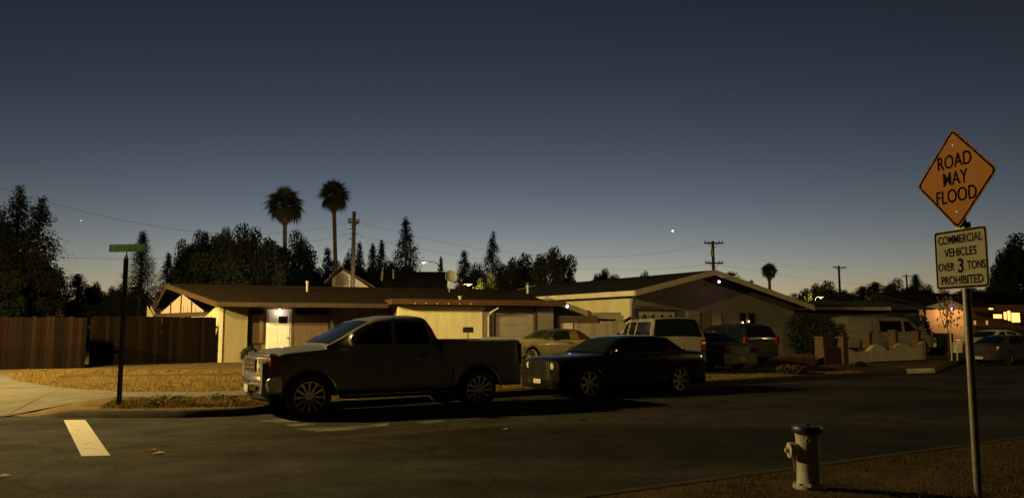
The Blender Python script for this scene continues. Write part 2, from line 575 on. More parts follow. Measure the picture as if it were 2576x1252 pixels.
GARAGE = mat('grey_garage_door', (.30, .27, .25), .7, var=.1, scale=2)
WINDARK = mat('dark_window_glass', (.012, .012, .012), .08, var=0)
CURTAIN = mat('brown_curtain', (.12, .075, .05), .9, var=.25, scale=3, stretch=(4, 1, .3))

# ---- corner ranch house, set at 20 degrees
H1Y = R(20)
H1 = Vector((-12.1, 33.0, land(-12.1, 33.0)))
house1 = thing('ranch_house', 'long low ranch house with cream walls and brown roof behind the pickup truck', 'house', H1, H1Y)
hc, hs = math.cos(H1Y), math.sin(H1Y)

def hx(px, yl=0.0, org=None, yaw=None):
    o_, c_, s_ = (org or H1), math.cos(H1Y if yaw is None else yaw), math.sin(H1Y if yaw is None else yaw)
    k = (px - CX) / FPX
    bx, by = o_.x - s_ * yl, o_.y + c_ * yl
    # (bx + c t) = k' (by + s t); the pitch makes k depend a little on height, which is ignored here
    return (k * by - bx) / (c_ - k * s_)

def bx(name, m_, par, x0, x1, y0, y1, z0, z1, bevel=0.0):
    return MB().box(x0, x1, y0, y1, z0, z1).build(name, m_, par, bevel=bevel)

EZ = 2.37                                 # eave height above the plot
RS = .19                                  # roof slope
SK = -.445                                # the gable end runs back at an angle
xA = hx(626)
xBlock = hx(1003, -1.3)
xEnd = hx(1392, -1.3)
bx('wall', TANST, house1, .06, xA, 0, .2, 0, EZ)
bx('corner_post', WHITETRIM, house1, -.10, .055, -.03, .15, 0, EZ)
bx('corner_shadow_board', FASCIADK, house1, .057, .12, -.012, -.002, 0, EZ - .05)
# recessed entry bay with vertical siding
BAY = .35
sw = .26
x = xA + .003
proto = None
while x < xBlock - .02:
    w = min(sw, xBlock - x)
    o = bx('siding_board', BROWNSID, house1, x, x + w - .012, BAY + random.uniform(-.004, .004), BAY + .1, 0, EZ)
    x += sw
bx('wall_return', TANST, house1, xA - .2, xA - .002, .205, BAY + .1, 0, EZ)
bx('backing_wall', FASCIADK, house1, xA, xBlock + .3, BAY + .11, BAY + .2, 0, EZ)
# side window beside the door
wx0, wx1 = hx(631, BAY), hx(668, BAY)
wfr = bx('window', FASCIADK, house1, wx0, wx1, BAY - .05, BAY + .02, .75, EZ - .12)
bx('pane', CURTAIN, wfr, wx0 + .05, wx1 - .05, BAY - .062, BAY - .052, .80, EZ - .40)
bx('pane', WINDARK, wfr, wx0 + .05, wx1 - .05, BAY - .062, BAY - .052, EZ - .36, EZ - .17)
# front door
dx0, dx1 = hx(677, BAY), hx(731, BAY)
fr = bx('door_frame', WHITEDOOR, house1, dx0 - .07, dx1 + .07, BAY - .04, BAY - .006, .0, 2.22)
door = bx('door', WHITEDOOR, house1, dx0, dx1, BAY - .075, BAY - .042, .05, 2.12, .01)
dm = (dx0 + dx1) / 2
bx('door_window', WINDARK, door, dm - .02, dx1 - .1, BAY - .085, BAY - .076, 1.62, 1.92)
for (a0, a1, b0, b1) in ((dx0 + .1, dx1 - .1, 1.38, 1.56), (dx0 + .1, dm - .04, .75, 1.3), (dm + .04, dx1 - .1, .75, 1.3), (dx0 + .1, dm - .04, .15, .68), (dm + .04, dx1 - .1, .15, .68)):
    bx('door_panel', WHITEDOOR, door, a0, a1, BAY - .084, BAY - .076, b0, b1, .006)
MB().lathe([(.001, .05), (.03, .045), (.035, .025), (.015, .01), (.015, 0)], 12, Matrix.Translation((dx1 - .07, BAY - .076, 1.0)) @ Matrix.Rotation(R(90), 4, 'X')).build('door_knob', CHROME, door, True)
bx('step', CONCRETE, house1, dx0 - .4, dx1 + .4, -.5, BAY - .01, -.2, .06, .015)
# picture window with drawn curtains
wx0, wx1 = hx(740, BAY), hx(830, BAY)
wfr = bx('window', FASCIADK, house1, wx0, wx1, BAY - .06, BAY + .02, .35, EZ - .05)
bx('pane', CURTAIN, wfr, wx0 + .06, wx1 - .06, BAY - .075, BAY - .062, .4, EZ - .42)
bx('pane', WINDARK, wfr, wx0 + .06, wx1 - .06, BAY - .075, BAY - .062, EZ - .36, EZ - .1)
bx('post', FASCIADK, house1, hx(834, 0), hx(840, 0), .06, .16, 0, EZ)
wx0, wx1 = hx(905, BAY), hx(985, BAY)
wfr = bx('window', FASCIADK, house1, wx0, wx1, BAY - .05, BAY + .02, 1.0, EZ - .2)
for k in range(2):
    bx('pane', CURTAIN, wfr, wx0 + .05 + k * (wx1 - wx0) / 2, wx0 + (k + 1) * (wx1 - wx0) / 2 - .04, BAY - .062, BAY - .052, 1.05, EZ - .25)
# porch lamp under the eave over the door
pl = bx('porch_lamp', BLACKTRIM, house1, dm - .09, dm + .09, -.02, .14, EZ - .12, EZ - .06)
MB().lathe([(.001, -.05), (.04, -.04), (.055, 0)], 12, Matrix.Translation((dm, .06, EZ - .12))).build('bulb', glow('porch_bulb', (1, .72, .4), 2.5), pl, True)
ld = bpy.data.lights.new('porch_light', 'POINT'); ld.energy = 7.0; ld.color = (1, .74, .50); ld.shadow_soft_size = .06
lo = bpy.data.objects.new('porch_light', ld); COL.objects.link(lo); lo.parent = house1; lo.location = (dm, .02, EZ - .24)
# projecting block: cream wall, downpipe, garage door
BY = -1.3
xW = hx(1214, BY); xG0 = hx(1242, BY); xG1 = hx(1344, BY)
bx('wall', CREAM, house1, xBlock, xW, BY, BY + .2, 0, EZ + .02)
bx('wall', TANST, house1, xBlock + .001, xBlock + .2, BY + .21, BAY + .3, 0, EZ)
bx('wall', GREYST, house1, xW + .002, xG0, BY + .02, BY + .22, 0, EZ + .02)
bx('wall', GREYST, house1, xG0 - .001, xG1 + .1, BY + .1, BY + .22, 2.12, EZ + .02)
bx('wall', GREYST, house1, xG1 + .1, xEnd, BY + .02, BY + .22, 0, EZ + .02)
bx('wall', GREYST, house1, xEnd - .2, xEnd - .002, BY + .23, 7.8, 0, EZ)
gd = thing('garage_door', None, None); gd.parent = house1
n = 4
for k in range(n):
    bx('panel', GARAGE, gd, xG0, xG1, BY + .12, BY + .16, k * 2.1 / n + .005, (k + 1) * 2.1 / n - .006, .006)
bx('post', FASCIADK, house1, xG1 + .01, xG1 + .10, BY - .01, BY + .1, 0, EZ)
# downpipe with its swan neck
xp = hx(1229, BY - .05)
MB().tube([(xp + .35, BY - .44, EZ + .03), (xp + .33, BY - .42, EZ - .06), (xp + .05, BY - .1, EZ - .28), (xp, BY - .06, EZ - .40), (xp, BY - .06, .1)], .038, 8).build('downpipe', WHITETRIM, house1, True)
bx('meter_box', mat('pale_meter_box', (.6, .58, .55), .6, var=.1), house1, xW - .12, xW + .1, BY - .06, BY - .005, EZ - .12, EZ + .0)
# main roof: two slopes, thick, with an angled left end
def roof_z(y):
    return EZ - .03 + RS * (y + 1.1) if y <= 4 else EZ - .03 + RS * 5.1 - RS * (y - 4)
mb = MB()
ys = (-1.1, 4.0, 8.7)
xL = [-.12, -.12 + SK * 5.1, -3.15]
xR = xEnd + .25
for (i, j) in ((0, 1), (1, 2)):
    v = [(xL[i], ys[i], roof_z(ys[i])), (xR, ys[i], roof_z(ys[i])), (xR, ys[j], roof_z(ys[j])), (xL[j], ys[j], roof_z(ys[j]))]
    mb.add(v + [(p[0], p[1], p[2] + .13) for p in v], [(0, 3, 2, 1), (4, 5, 6, 7), (0, 1, 5, 4), (1, 2, 6, 5), (2, 3, 7, 6), (3, 0, 4, 7)])
roof1 = mb.build('roof', ROOF1, house1)
MB().box(xL[0] - .02, xBlock - .41, -1.135, -1.103, EZ - .09, EZ + .09).build('fascia', FASCIADK, roof1)
for (i, j) in ((0, 1), (1, 2)):           # barge boards
    m = MB()
    a_, b_ = Vector((xL[i] - .03, ys[i], roof_z(ys[i]) - .1)), Vector((xL[j] - .03, ys[j], roof_z(ys[j]) - .1))
    v = [a_, b_, b_ + Vector((0, 0, .21)), a_ + Vector((0, 0, .21))]
    m.add([tuple(p) for p in v] + [(p.x - .035, p.y, p.z) for p in v], [(0, 1, 2, 3), (7, 6, 5, 4), (0, 4, 5, 1), (1, 5, 6, 2), (2, 6, 7, 3), (3, 7, 4, 0)])
    m.build('barge_board', mat('brown_barge', (.06, .034, .018), .85, var=.3, scale=4), roof1)
for (px_, y_, hh, rr) in ((773, 2.2, .48, .06), (1158, -.6, .30, .08)):
    xv = hx(px_, y_)
    MB().lathe([(rr, -.2), (rr, hh - .08), (rr * 1.3, hh - .07), (rr * 1.3, hh), (.001, hh)], 12, Matrix.Translation((xv, y_, roof_z(y_) + .13))).build('vent_pipe', WHITETRIM, roof1, True)
# gable end wall with lit clerestory
def end_pt(y, z, off=0.0):
    return (SK * y + off, y, z)
m = MB()
za = 1.92
m.add([end_pt(.05, 0), end_pt(7.9, 0), end_pt(7.9, roof_z(7.9) - .03), end_pt(6.9, za), end_pt(1.5, za), end_pt(.05, roof_z(.05) - .03)], [(0, 1, 2, 3, 4, 5)])
m.add([end_pt(.05, 0, .15), end_pt(7.9, 0, .15), end_pt(7.9, roof_z(7.9) - .03, .15), end_pt(6.9, za, .15), end_pt(1.5, za, .15), end_pt(.05, roof_z(.05) - .03, .15)], [(5, 4, 3, 2, 1, 0)])
m.build('gable_wall', mat('gable_cream_stucco', (.46, .42, .26), .9, var=.15, scale=2), house1)
LITW = glow('lit_clerestory', (1.0, .52, .14), 1.05)
tri = [(1.75, 2.13), (3.95, 2.96), (6.2, 2.15)]
def tri_top(y):
    return interp([(1.75, 2.16), (4.0, 2.96), (6.3, 2.13)], y)
cl = thing('clerestory_window', None, None); cl.parent = house1
cuts = [1.75, 2.9, 4.0, 5.1, 6.3]
for y0, y1 in zip(cuts, cuts[1:]):
    y0b, y1b = y0 + .03, y1 - .03
    mm = MB()
    poly = [end_pt(y0b, 2.12, .02), end_pt(y1b, 2.12, .02), end_pt(y1b, max(2.13, tri_top(y1b)), .02), end_pt(y0b, max(2.13, tri_top(y0b)), .02)]
    mm.add(poly + [(p[0] + .02, p[1], p[2]) for p in poly], [(0, 1, 2, 3), (7, 6, 5, 4), (0, 4, 5, 1), (1, 5, 6, 2), (2, 6, 7, 3), (3, 7, 4, 0)])
    mm.build('pane', LITW, cl)
for y_ in cuts[1:4]:
    MB().box(SK * y_ - .03, SK * y_ + .05, y_ - .03, y_ + .03, 2.05, tri_top(y_) + .05).build('mullion', FASCIADK, cl)
for y_, hh in ((3.3, .25), (3.7, .3), (2.5, .2)):
    MB().box(SK * y_ - .005, SK * y_ + .012, y_ - .05, y_ + .05, 2.1, 2.1 + hh).build('sill_ornament', FASCIADK, cl)
m = MB()
v = [end_pt(1.4, 1.93, -.05), end_pt(7.0, 1.93, -.05), end_pt(7.0, 2.10, -.05), end_pt(1.4, 2.10, -.05)]
m.add(v + [(p[0] + .12, p[1], p[2]) for p in v], [(0, 1, 2, 3), (7, 6, 5, 4), (0, 4, 5, 1), (1, 5, 6, 2), (2, 6, 7, 3), (3, 7, 4, 0)])
m.build('gable_beam', FASCIADK, house1)
# low roof over the projecting block, deep red-brown fascia, exposed rafters
br = MB().box(xBlock - .35, xEnd + .35, BY - .52, .2, EZ + .17, EZ + .27).build('block_roof', ROOF1, house1)
MB().box(xBlock - .40, xEnd + .40, BY - .56, BY - .522, EZ + .05, EZ + .29).build('fascia', FASCIA, br)
MB().box(xBlock - .40, xBlock - .362, BY - .52, .1, EZ + .05, EZ + .29).build('fascia', FASCIADK, br)
x = xBlock + .1
while x < xEnd:
    MB().box(x, x + .06, BY - .50, BY + .18, EZ + .03, EZ + .168).build('rafter', FASCIADK, br)
    x += .61
for k in range(6):  # pale domes whose colour stands in for the lit rafter ends
    x = hx(1045 + 28 * k, BY - .56)
    MB().lathe([(.001, .03), (.022, .022), (.03, 0)], 8, Matrix.Translation((x, BY - .561, EZ + .10)) @ Matrix.Rotation(R(90), 4, 'X')).build('lit_rafter_dot', mat('painted_lit_rafter', (.8, .78, .66), .3, var=0), br, True)
# satellite dish on the roof
p = at(1130, 722, 38.5)
dish = thing('satellite_dish', 'round pale satellite dish on a mast on the ranch house roof', 'satellite dish', p, 0)
MB().tube([(0, 0, -.25), (.03, 0, .12), (.1, -.05, .42)], .022, 8).build('mast', GALV, dish, True)
M_ = Matrix.Translation((.07, -.08, .5)) @ Matrix.Rotation(R(25), 4, 'Z') @ Matrix.Rotation(R(72), 4, 'X')
MB().lathe([(.001, 0), (.12, .012), (.22, .04), (.31, .085), (.315, .08), (.22, .03), (.001, -.012)], 24, M_).build('reflector', mat('pale_dish_paint', (.30, .31, .29), .6, var=.1), dish, True)
MB().tube([tuple(M_ @ Vector((0, -.3, .07))), tuple(M_ @ Vector((0, -.18, .4)))], .014, 6).build('feed_arm', GALV, dish, True)

# ---- gabled garage house in the middle, parallel to the street
H2 = Vector((5.79, 38.0, .34))
house2 = thing('gabled_house', 'grey house with white edged low gable behind the driveway cars', 'house', H2, YAW)
def gx(px, yl=0.0):
    return hx(px, yl, H2, YAW)
ZL, ZR, XRIDGE, ZRIDGE = 3.05, 2.42, 4.7, 4.22
XRT = 11.6
def r2(x):
    return ZL + (ZRIDGE - ZL) * (x + .5) / (XRIDGE + .5) if x < XRIDGE else ZRIDGE - (ZRIDGE - ZL) / (XRIDGE + .5) * (x - XRIDGE)
LEN2 = 15.5
m = MB()
m.add([(0, 0, 0), (XRT, 0, 0), (XRT, 0, r2(XRT) - .02), (XRIDGE, 0, ZRIDGE - .02), (0, 0, r2(0) - .02), (0, .2, 0), (XRT, .2, 0), (XRT, .2, r2(XRT) - .02), (XRIDGE, .2, ZRIDGE - .02), (0, .2, r2(0) - .02)],
      [(0, 1, 2, 3, 4), (9, 8, 7, 6, 5), (0, 5, 6, 1), (1, 6, 7, 2), (4, 9, 5, 0)])
m.build('front_wall', GREYST, house2)
MB().box(0, .2, .203, LEN2, 0, r2(0) - .05).build('side_wall', mat('dull_cream_stucco', (.40, .38, .24), .9, var=.15, scale=1.2, bump=.35, bscale=90), house2)
MB().box(XRT - .2, XRT, .203, LEN2, 0, r2(XRT) - .1).build('side_wall', GREYST, house2)
m = MB()
m.add([(0, LEN2 - .2, 0), (XRT, LEN2 - .2, 0), (XRT, LEN2 - .2, r2(XRT) - .1), (XRIDGE, LEN2 - .2, ZRIDGE - .1), (0, LEN2 - .2, r2(0) - .1)], [(0, 1, 2, 3, 4)])
m.build('back_wall', CREAM, house2)
m = MB()
for xa, xb in ((-.5, XRIDGE), (XRIDGE, XRT + .6)):
    v = [(xa, -.8, r2(xa)), (xb, -.8, r2(xb)), (xb, LEN2 + .5, r2(xb)), (xa, LEN2 + .5, r2(xa))]
    m.add(v + [(p[0], p[1], p[2] + .12) for p in v], [(0, 3, 2, 1), (4, 5, 6, 7), (0, 1, 5, 4), (1, 2, 6, 5), (2, 3, 7, 6), (3, 0, 4, 7)])
roof2 = m.build('roof', ROOF2, house2)
for xa, xb in ((-.5, XRIDGE), (XRIDGE, XRT + .6)):
    for yb, mtl in ((-.84, WHITETRIM), (LEN2 + .5, WHITETRIM)):
        m = MB()
        v = [(xa, yb, r2(xa) - .13), (xb, yb, r2(xb) - .13), (xb, yb, r2(xb) + .14), (xa, yb, r2(xa) + .14)]
        m.add(v + [(p[0], p[1] + .036, p[2]) for p in v], [(0, 1, 2, 3), (7, 6, 5, 4), (0, 4, 5, 1), (1, 5, 6, 2), (2, 6, 7, 3), (3, 7, 4, 0)])
        m.build('barge_board', mtl, roof2)
MB().box(-.54, -.503, -.8, LEN2 + .5, ZL - .12, ZL + .13).build('gutter', WHITETRIM, roof2, bevel=.02)
p0 = gx(1338, 6.0)
MB().lathe([(.07, -.2), (.07, .55), (.11, .56), (.11, .66), (.001, .68)], 12, Matrix.Translation((-.15, 9.2, r2(-.15) + .1))).build('vent_pipe', WHITETRIM, roof2, True)
MB().tube([(-.45, -.75, ZL - .08), (-.3, -.5, ZL - .22), (-.06, -.1, ZL - .5), (-.05, -.06, ZL - .7), (-.05, -.06, .1)], .04, 8).build('downpipe', FASCIADK, house2, True)
# garage door with a row of four lights
g0, g1 = gx(1606), gx(1694)
gdoor = thing('garage_door', None, None); gdoor.parent = house2
for k in range(4):
    bx('panel', GREYST if k < 3 else GARAGE, gdoor, g0, g1, -.05, -.01, k * .56 + .01, (k + 1) * .56 - .006, .008)
bx('lintel', FASCIADK, house2, g0 - .08, g1 + .08, -.06, -.004, 2.26, 2.36)
for k in range(4):
    xx = g0 + (k + .5) * (g1 - g0) / 4
    gw = bx('window', WHITETRIM, gdoor, xx - .27, xx + .27, -.065, -.052, 1.82, 2.16)
    MB().prism([(xx - .2, 1.86), (xx + .2, 1.86), (xx, 2.12)], -.075, -.066).build('pane', WINDARK, gw)
# entry: pale screen, dark doorway, side light, window
e0, e1 = gx(1725), gx(1757)
scr = bx('screen_door', mat('pale_screen', (.30, .28, .25), .7, var=.15), house2, e0, e1, -.06, -.012, .1, 2.25)
bx('screen_mesh', GREYST, scr, e0 + .09, e1 - .09, -.068, -.061, .2, 2.15)
e2, e3 = gx(1763), gx(1786)
dd = bx('door', mat('brown_door', (.14, .09, .06), .6, var=.2), house2, e2, e3, -.05, -.01, .1, 2.2)
bx('door_pane', glow('dim_orange_glass', (1, .42, .12), .10), dd, e2 + .25, e3 - .15, -.06, -.051, .7, 1.0)
e4, e5 = gx(1788), gx(1810)
sl = bx('side_light', mat('pale_side_light', (.27, .24, .21), .6, var=.2), house2, e4, e5, -.05, -.01, .1, 2.2)
bx('pane', glow('dim_orange_glass', (1, .42, .12), .10), sl, e4 + .1, e4 + .5, -.06, -.051, .7, 1.05)
for pxa, pxb in ((1857, 1873), (1879, 1895)):
    wa, wb = gx(pxa), gx(pxb)
    w_ = bx('window', FASCIADK, house2, wa, wb, -.05, -.008, .8, 2.25)
    bx('pane', WINDARK, w_, wa + .06, wb - .06, -.06, -.051, .86, 2.18)
BULB = glow('small_warm_bulb', (1, .62, .3), 5)
for pxb, zb in ((1862, 1.72), (1877, 1.78), (1808, 1.5), (1779, 1.05)):
    MB().lathe([(.001, -.05), (.035, -.03), (.045, 0), (.035, .03), (.001, .05)], 10, Matrix.Translation((gx(pxb), -.12, zb))).build('hanging_bulb', BULB, house2, True)
ld = bpy.data.lights.new('entry_light', 'POINT'); ld.energy = 1.2; ld.color = (1, .5, .2); ld.shadow_soft_size = .05
lo = bpy.data.objects.new('entry_light', ld); COL.objects.link(lo); lo.parent = house2; lo.location = (gx(1787), -.3, .95)
bx('wall_ornament', GARAGE, house2, gx(1652), gx(1662), -.05, -.005, 3.05, 3.25, .02)

# small violet security lights
def security_light(label, p, normal_yaw=0.0, power=1.5):
    t = thing('security_light', label, 'light', p, normal_yaw, 'violet security lights')
    MB().lathe([(.001, .1), (.06, .09), (.075, .02), (.06, 0)], 14, Matrix.Translation((0, .02, 0)) @ Matrix.Rotation(R(-90), 4, 'X')).build('housing', WHITETRIM, t, True)
    MB().lathe([(.001, .06), (.05, .04), (.066, 0)], 14, Matrix.Translation((0, .018, 0)) @ Matrix.Rotation(R(90), 4, 'X')).build('lens', glow('violet_lens', (1.0, .55, .95), 9), t, True)
    ld = bpy.data.lights.new('violet_glow', 'POINT'); ld.energy = power; ld.color = (1, .3, .8); ld.shadow_soft_size = .05
    lo = bpy.data.objects.new('violet_glow', ld); COL.objects.link(lo); lo.parent = t; lo.location = (0, -.16, 0)
xsl = xEnd + .05
security_light('violet light at the end of the red-brown garage fascia', at(1427, 770, 36.6), H1Y, 1.2)
pz = gx(1808, -.7)
security_light('violet light under the white gable of the grey house', H2 + Vector((UX * pz + UY * .75, UY * pz - UX * .75, r2(pz) - .38)), YAW, 1.6)

# ---- gate fence between the two houses
def board_fence(name, label, A, B, bw, hgt, mats_, cat='fence', gap=.0015, jitter=.03, rails=(.4, 1.4), thick=.02, top=None, pointed=False, base=None, post=True):
    A, B = Vector(A), Vector(B)
    d = B - A
    L = math.hypot(d.x, d.y)
    t = thing(name, label, cat, (A.x, A.y, A.z), math.atan2(d.y, d.x))
    protos = []
    for k, mm in enumerate(mats_):
        h = 1.0
        m_ = MB()
        if pointed:
            m_.prism([(0, 0), (bw - gap, 0), (bw - gap, .93), ((bw - gap) / 2, 1.0), (0, .93)], 0, thick)
        else:
            m_.prism([(0, 0), (bw - gap, 0), (bw - gap, .985 + .01 * (k % 2)), (bw - gap - .02, 1), (.02, 1), (0, .985)], 0, thick)
        protos.append((m_, mm))
    objs = [None] * len(protos)
    n = int(L / bw)
    for i in range(n):
        k = random.randrange(len(protos))
        if objs[k] is None:
            o = protos[k][0].build('board', protos[k][1], t)
            objs[k] = o
        else:
            o = copy_part(objs[k], t)
        zz = d.z * (i / n)
        o.location = (i * bw, random.uniform(-.006, .006), zz + .03)
        o.scale = (1, 1, hgt + random.uniform(-jitter, jitter))
        o.rotation_euler = (0, random.uniform(-.002, .002), 0)
    for rz_ in rails:
        MB().add([(0, thick + .008, rz_), (L, thick + .008, rz_ + d.z), (L, thick + .05, rz_ + d.z), (0, thick + .05, rz_), (0, thick + .008, rz_ + .09), (L, thick + .008, rz_ + .09 + d.z), (L, thick + .05, rz_ + .09 + d.z), (0, thick + .05, rz_ + .09)],
                 [(0, 3, 2, 1), (4, 5, 6, 7), (0, 1, 5, 4), (1, 2, 6, 5), (2, 3, 7, 6), (3, 0, 4, 7)]).build('rail', mats_[0], t)
    if post:
        k = 0
        while k <= L + .01:
            MB().box(k - .045, k + .045, thick + .055, thick + .145, -.1 + d.z * k / L, hgt - .05 + d.z * k / L).build('post', mats_[0], t)
            k += 2.4
    return t
PALEB = mat('pale_grey_boards', (.26, .23, .19), .9, var=.25, scale=3, stretch=(2, 2, .2))
PALEB2 = mat('pale_grey_boards_worn', (.21, .18, .15), .9, var=.3, scale=3, stretch=(2, 2, .2))
A_, B_ = at(1391, 860, 37.0), at(1572, 860, 37.6)
A_.z = B_.z = .34
g_ = board_fence('side_gate_fence', 'pale board side fence with dark top beam between the two houses', A_, B_, .15, 1.72, [PALEB, PALEB2], jitter=.015, rails=(.4, 1.3))
L_ = (B_ - A_).length
bx('top_beam', FASCIADK, g_, -.1, L_ * .62, -.06, -.005, 1.68, 2.0)
bx('dark_panel', FASCIADK, g_, -.1, .28, -.05, -.006, .05, 1.679)
bx('wide_board', WHITETRIM, g_, .55, .95, -.03, -.006, .05, 1.66)
bx('shelf_box', PALEB2, g_, 2.0, 3.3, -.04, -.005, 2.003, 2.16)
MB().lathe([(.001, .25), (.06, .22), (.1, .1), (.09, 0), (.001, 0)], 12, Matrix.Translation((1.75, .0, 2.0))).build('pot', FASCIADK, g_, True)

# ---- dark board fence on the corner lot
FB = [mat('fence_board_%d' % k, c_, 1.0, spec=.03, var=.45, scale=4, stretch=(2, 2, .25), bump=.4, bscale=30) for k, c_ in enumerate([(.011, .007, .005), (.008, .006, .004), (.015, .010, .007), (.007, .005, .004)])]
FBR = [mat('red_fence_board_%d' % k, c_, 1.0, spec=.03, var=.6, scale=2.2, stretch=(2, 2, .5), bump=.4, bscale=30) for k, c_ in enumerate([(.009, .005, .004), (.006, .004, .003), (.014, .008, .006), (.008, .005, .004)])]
fa, fb = on_land(-330, 936), on_land(224, 925)
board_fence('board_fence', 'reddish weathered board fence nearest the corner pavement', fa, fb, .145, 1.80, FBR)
fa = on_land(229, 920); fb = Vector((H1.x - .12, H1.y - .05, .34))
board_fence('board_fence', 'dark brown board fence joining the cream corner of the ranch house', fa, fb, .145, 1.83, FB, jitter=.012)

# ---- white gabled house behind the ranch house
H5 = at(835, 725, 56); H5.z = .3
house5 = thing('white_gable_house', 'white gable with arched vent rising behind the ranch house roof', 'house', H5, R(4))
def sx(px, Y=56):
    return (at(px, 700, Y).x - H5.x)
zt = lambda py, Y=56: at(900, py, Y).z - .3
xl, xa_, xr_ = sx(836), sx(859), sx(936)
WHITEST = mat('white_stucco', (.50, .47, .42), .9, var=.1, scale=1.5)
m = MB()
za_, zl_, zr_ = zt(677), zt(699), zt(727)
m.add([(xl, 0, 0), (xr_, 0, 0), (xr_, 0, zr_), (xa_, 0, za_), (xl, 0, zl_), (xl, .25, 0), (xr_, .25, 0), (xr_, .25, zr_), (xa_, .25, za_), (xl, .25, zl_)], [(0, 1, 2, 3, 4), (9, 8, 7, 6, 5), (4, 9, 5, 0), (0, 5, 6, 1), (1, 6, 7, 2)])
m.build('gable_wall', WHITEST, house5)
m = MB()
xc, zc = sx(860), zt(708)
arc = [(xc + .48 * math.cos(a_), zc + .62 * math.sin(a_)) for a_ in np.linspace(0, math.pi, 14)] + [(xc - .48, zc - .28), (xc + .48, zc - .28)]
vent = m.prism(arc, -.05, -.006).build('arched_vent', mat('tan_vent', (.30, .25, .17), .8, var=.2), house5)
for k in range(6):
    MB().box(xc - .4, xc + .4, -.065, -.052, zc - .22 + k * .12, zc - .17 + k * .12).build('slat', mat('tan_vent_slat', (.2, .16, .11), .8, var=.2), vent)
m = MB()
for (x0, z0, x1, z1) in ((xl - .5, zl_ - .45, xa_, za_), (xa_, za_, xr_ + .3, zr_ - .06)):
    v = [(x0, -.5, z0 + .03), (x1, -.5, z1 + .03), (x1, 9, z1 + .03), (x0, 9, z0 + .03)]
    m.add(v + [(p[0], p[1], p[2] + .16) for p in v], [(0, 3, 2, 1), (4, 5, 6, 7), (0, 1, 5, 4), (1, 2, 6, 5), (2, 3, 7, 6), (3, 0, 4, 7)])
rf5 = m.build('gable_roof', mat('red_brown_roof', (.07, .035, .022), .9, var=.3, scale=5), house5)
m = MB()
xm0, xm1 = sx(898), sx(1125)
zr5, ze5 = zt(672), zt(733)
for (y0, z0, y1, z1) in ((.6, ze5, 6, zr5), (6, zr5, 12, ze5)):
    v = [(xm0, y0, z0), (xm1, y0, z0), (xm1 - .3, y1, z1), (xm0, y1, z1)]
    m.add(v + [(p[0], p[1], p[2] + .15) for p in v], [(0, 3, 2, 1), (4, 5, 6, 7), (0, 1, 5, 4), (1, 2, 6, 5), (2, 3, 7, 6), (3, 0, 4, 7)])
rf = m.build('main_roof', ROOF2, house5)
MB().box(xm0 + .2, xm1 - .5, 1.5, 10.5, 0, ze5 + .05).build('wall', WHITEST, house5)
for (px_, py0, py1) in ((968, 690, 672), (966, 700, 684), (969, 728, 712), (995, 690, 676)):
    p = at(px_, py0, 59)
    MB().tube([(p.x - H5.x, 3.1, zt(py0, 59) - .3), (p.x - H5.x, 3.1, zt(py1, 59))], .07, 8).build('vent_pipe', GALV, rf, True)

yl_ = at(905, 745, 47.5)  # lamp added out of sight behind the roof to brighten the gable
added_lamp = thing('added_gable_lamp', 'added unseen lamp behind the ranch house lighting the white gable', 'lamp', (yl_.x, 47.5, .3), 0)
MB().tube([(0, 0, 0), (0, 0, 2.9)], .03, 8).build('pole', GALV, added_lamp, True)
MB().lathe([(.001, 3.05), (.09, 3.03), (.12, 2.92), (.10, 2.9)], 12).build('lamp_head', GALV, added_lamp, True)
ll = bpy.data.lights.new('added_gable_light', 'POINT'); ll.energy = 2300; ll.color = (1, .80, .50); ll.shadow_soft_size = .08
lo = bpy.data.objects.new('added_gable_light', ll); COL.objects.link(lo); lo.parent = added_lamp; lo.location = (0, 0, 2.8)

# small tan dormer gable beyond the ranch house
Hd = at(1162, 738, 52); Hd.z = .3
t = thing('far_tan_gable_house', 'small tan gable between the satellite dish and the dark roof of the grey house', 'house', Hd, R(5))
w2 = 24 / FPX * 52
hz_ = at(1162, 720, 52).z - .3
h0_ = at(1162, 738, 52).z - .3
MB().prism([(-w2, 0), (w2, 0), (w2, h0_ - .1), (0, hz_ - .1), (-w2, h0_ - .1)], 0, 4).build('wall', TANST, t)
m = MB()
for sgn in (-1, 1):
    v = [(sgn * (w2 + .15), -.3, h0_ - .12), (0, -.3, hz_ - .02), (0, 4.2, hz_ - .02), (sgn * (w2 + .15), 4.2, h0_ - .12)]
    m.add(v + [(p[0], p[1], p[2] + .1) for p in v], [(0, 3, 2, 1), (4, 5, 6, 7), (0, 1, 5, 4), (1, 2, 6, 5), (2, 3, 7, 6), (3, 0, 4, 7)])
m.build('roof', ROOF1, t)

# ---- neighbour house to the side with a long low eave
H3 = at(1985, 860, 47.0); H3.z = .34
H3Y = R(14)
house3 = thing('low_neighbour_house', 'low dark house with long pale eave behind the big bush and grey van', 'house', H3, H3Y)
def nx3(px, yl=0.0):
    return hx(px, yl, H3, H3Y)
x1_ = nx3(2330)
e3 = at(2100, 778, 48.5).z - .34
MB().box(.2, x1_, .7, .9, 0, e3).build('front_wall', mat('dull_olive_stucco', (.085, .08, .06), .9, var=.2, scale=1.5), house3)
MB().box(.2, .4, .905, 8, 0, e3).build('side_wall', MATS['dull_olive_stucco'], house3)
m = MB()
for (y0, z0, y1, z1) in ((-.1, e3, 4.5, e3 + .55), (4.5, e3 + .55, 9.2, e3)):
    v = [(-.4, y0, z0), (x1_ + .4, y0, z0), (x1_ + .4, y1, z1), (-.4, y1, z1)]
    m.add(v + [(p[0], p[1], p[2] + .12) for p in v], [(0, 3, 2, 1), (4, 5, 6, 7), (0, 1, 5, 4), (1, 2, 6, 5), (2, 3, 7, 6), (3, 0, 4, 7)])
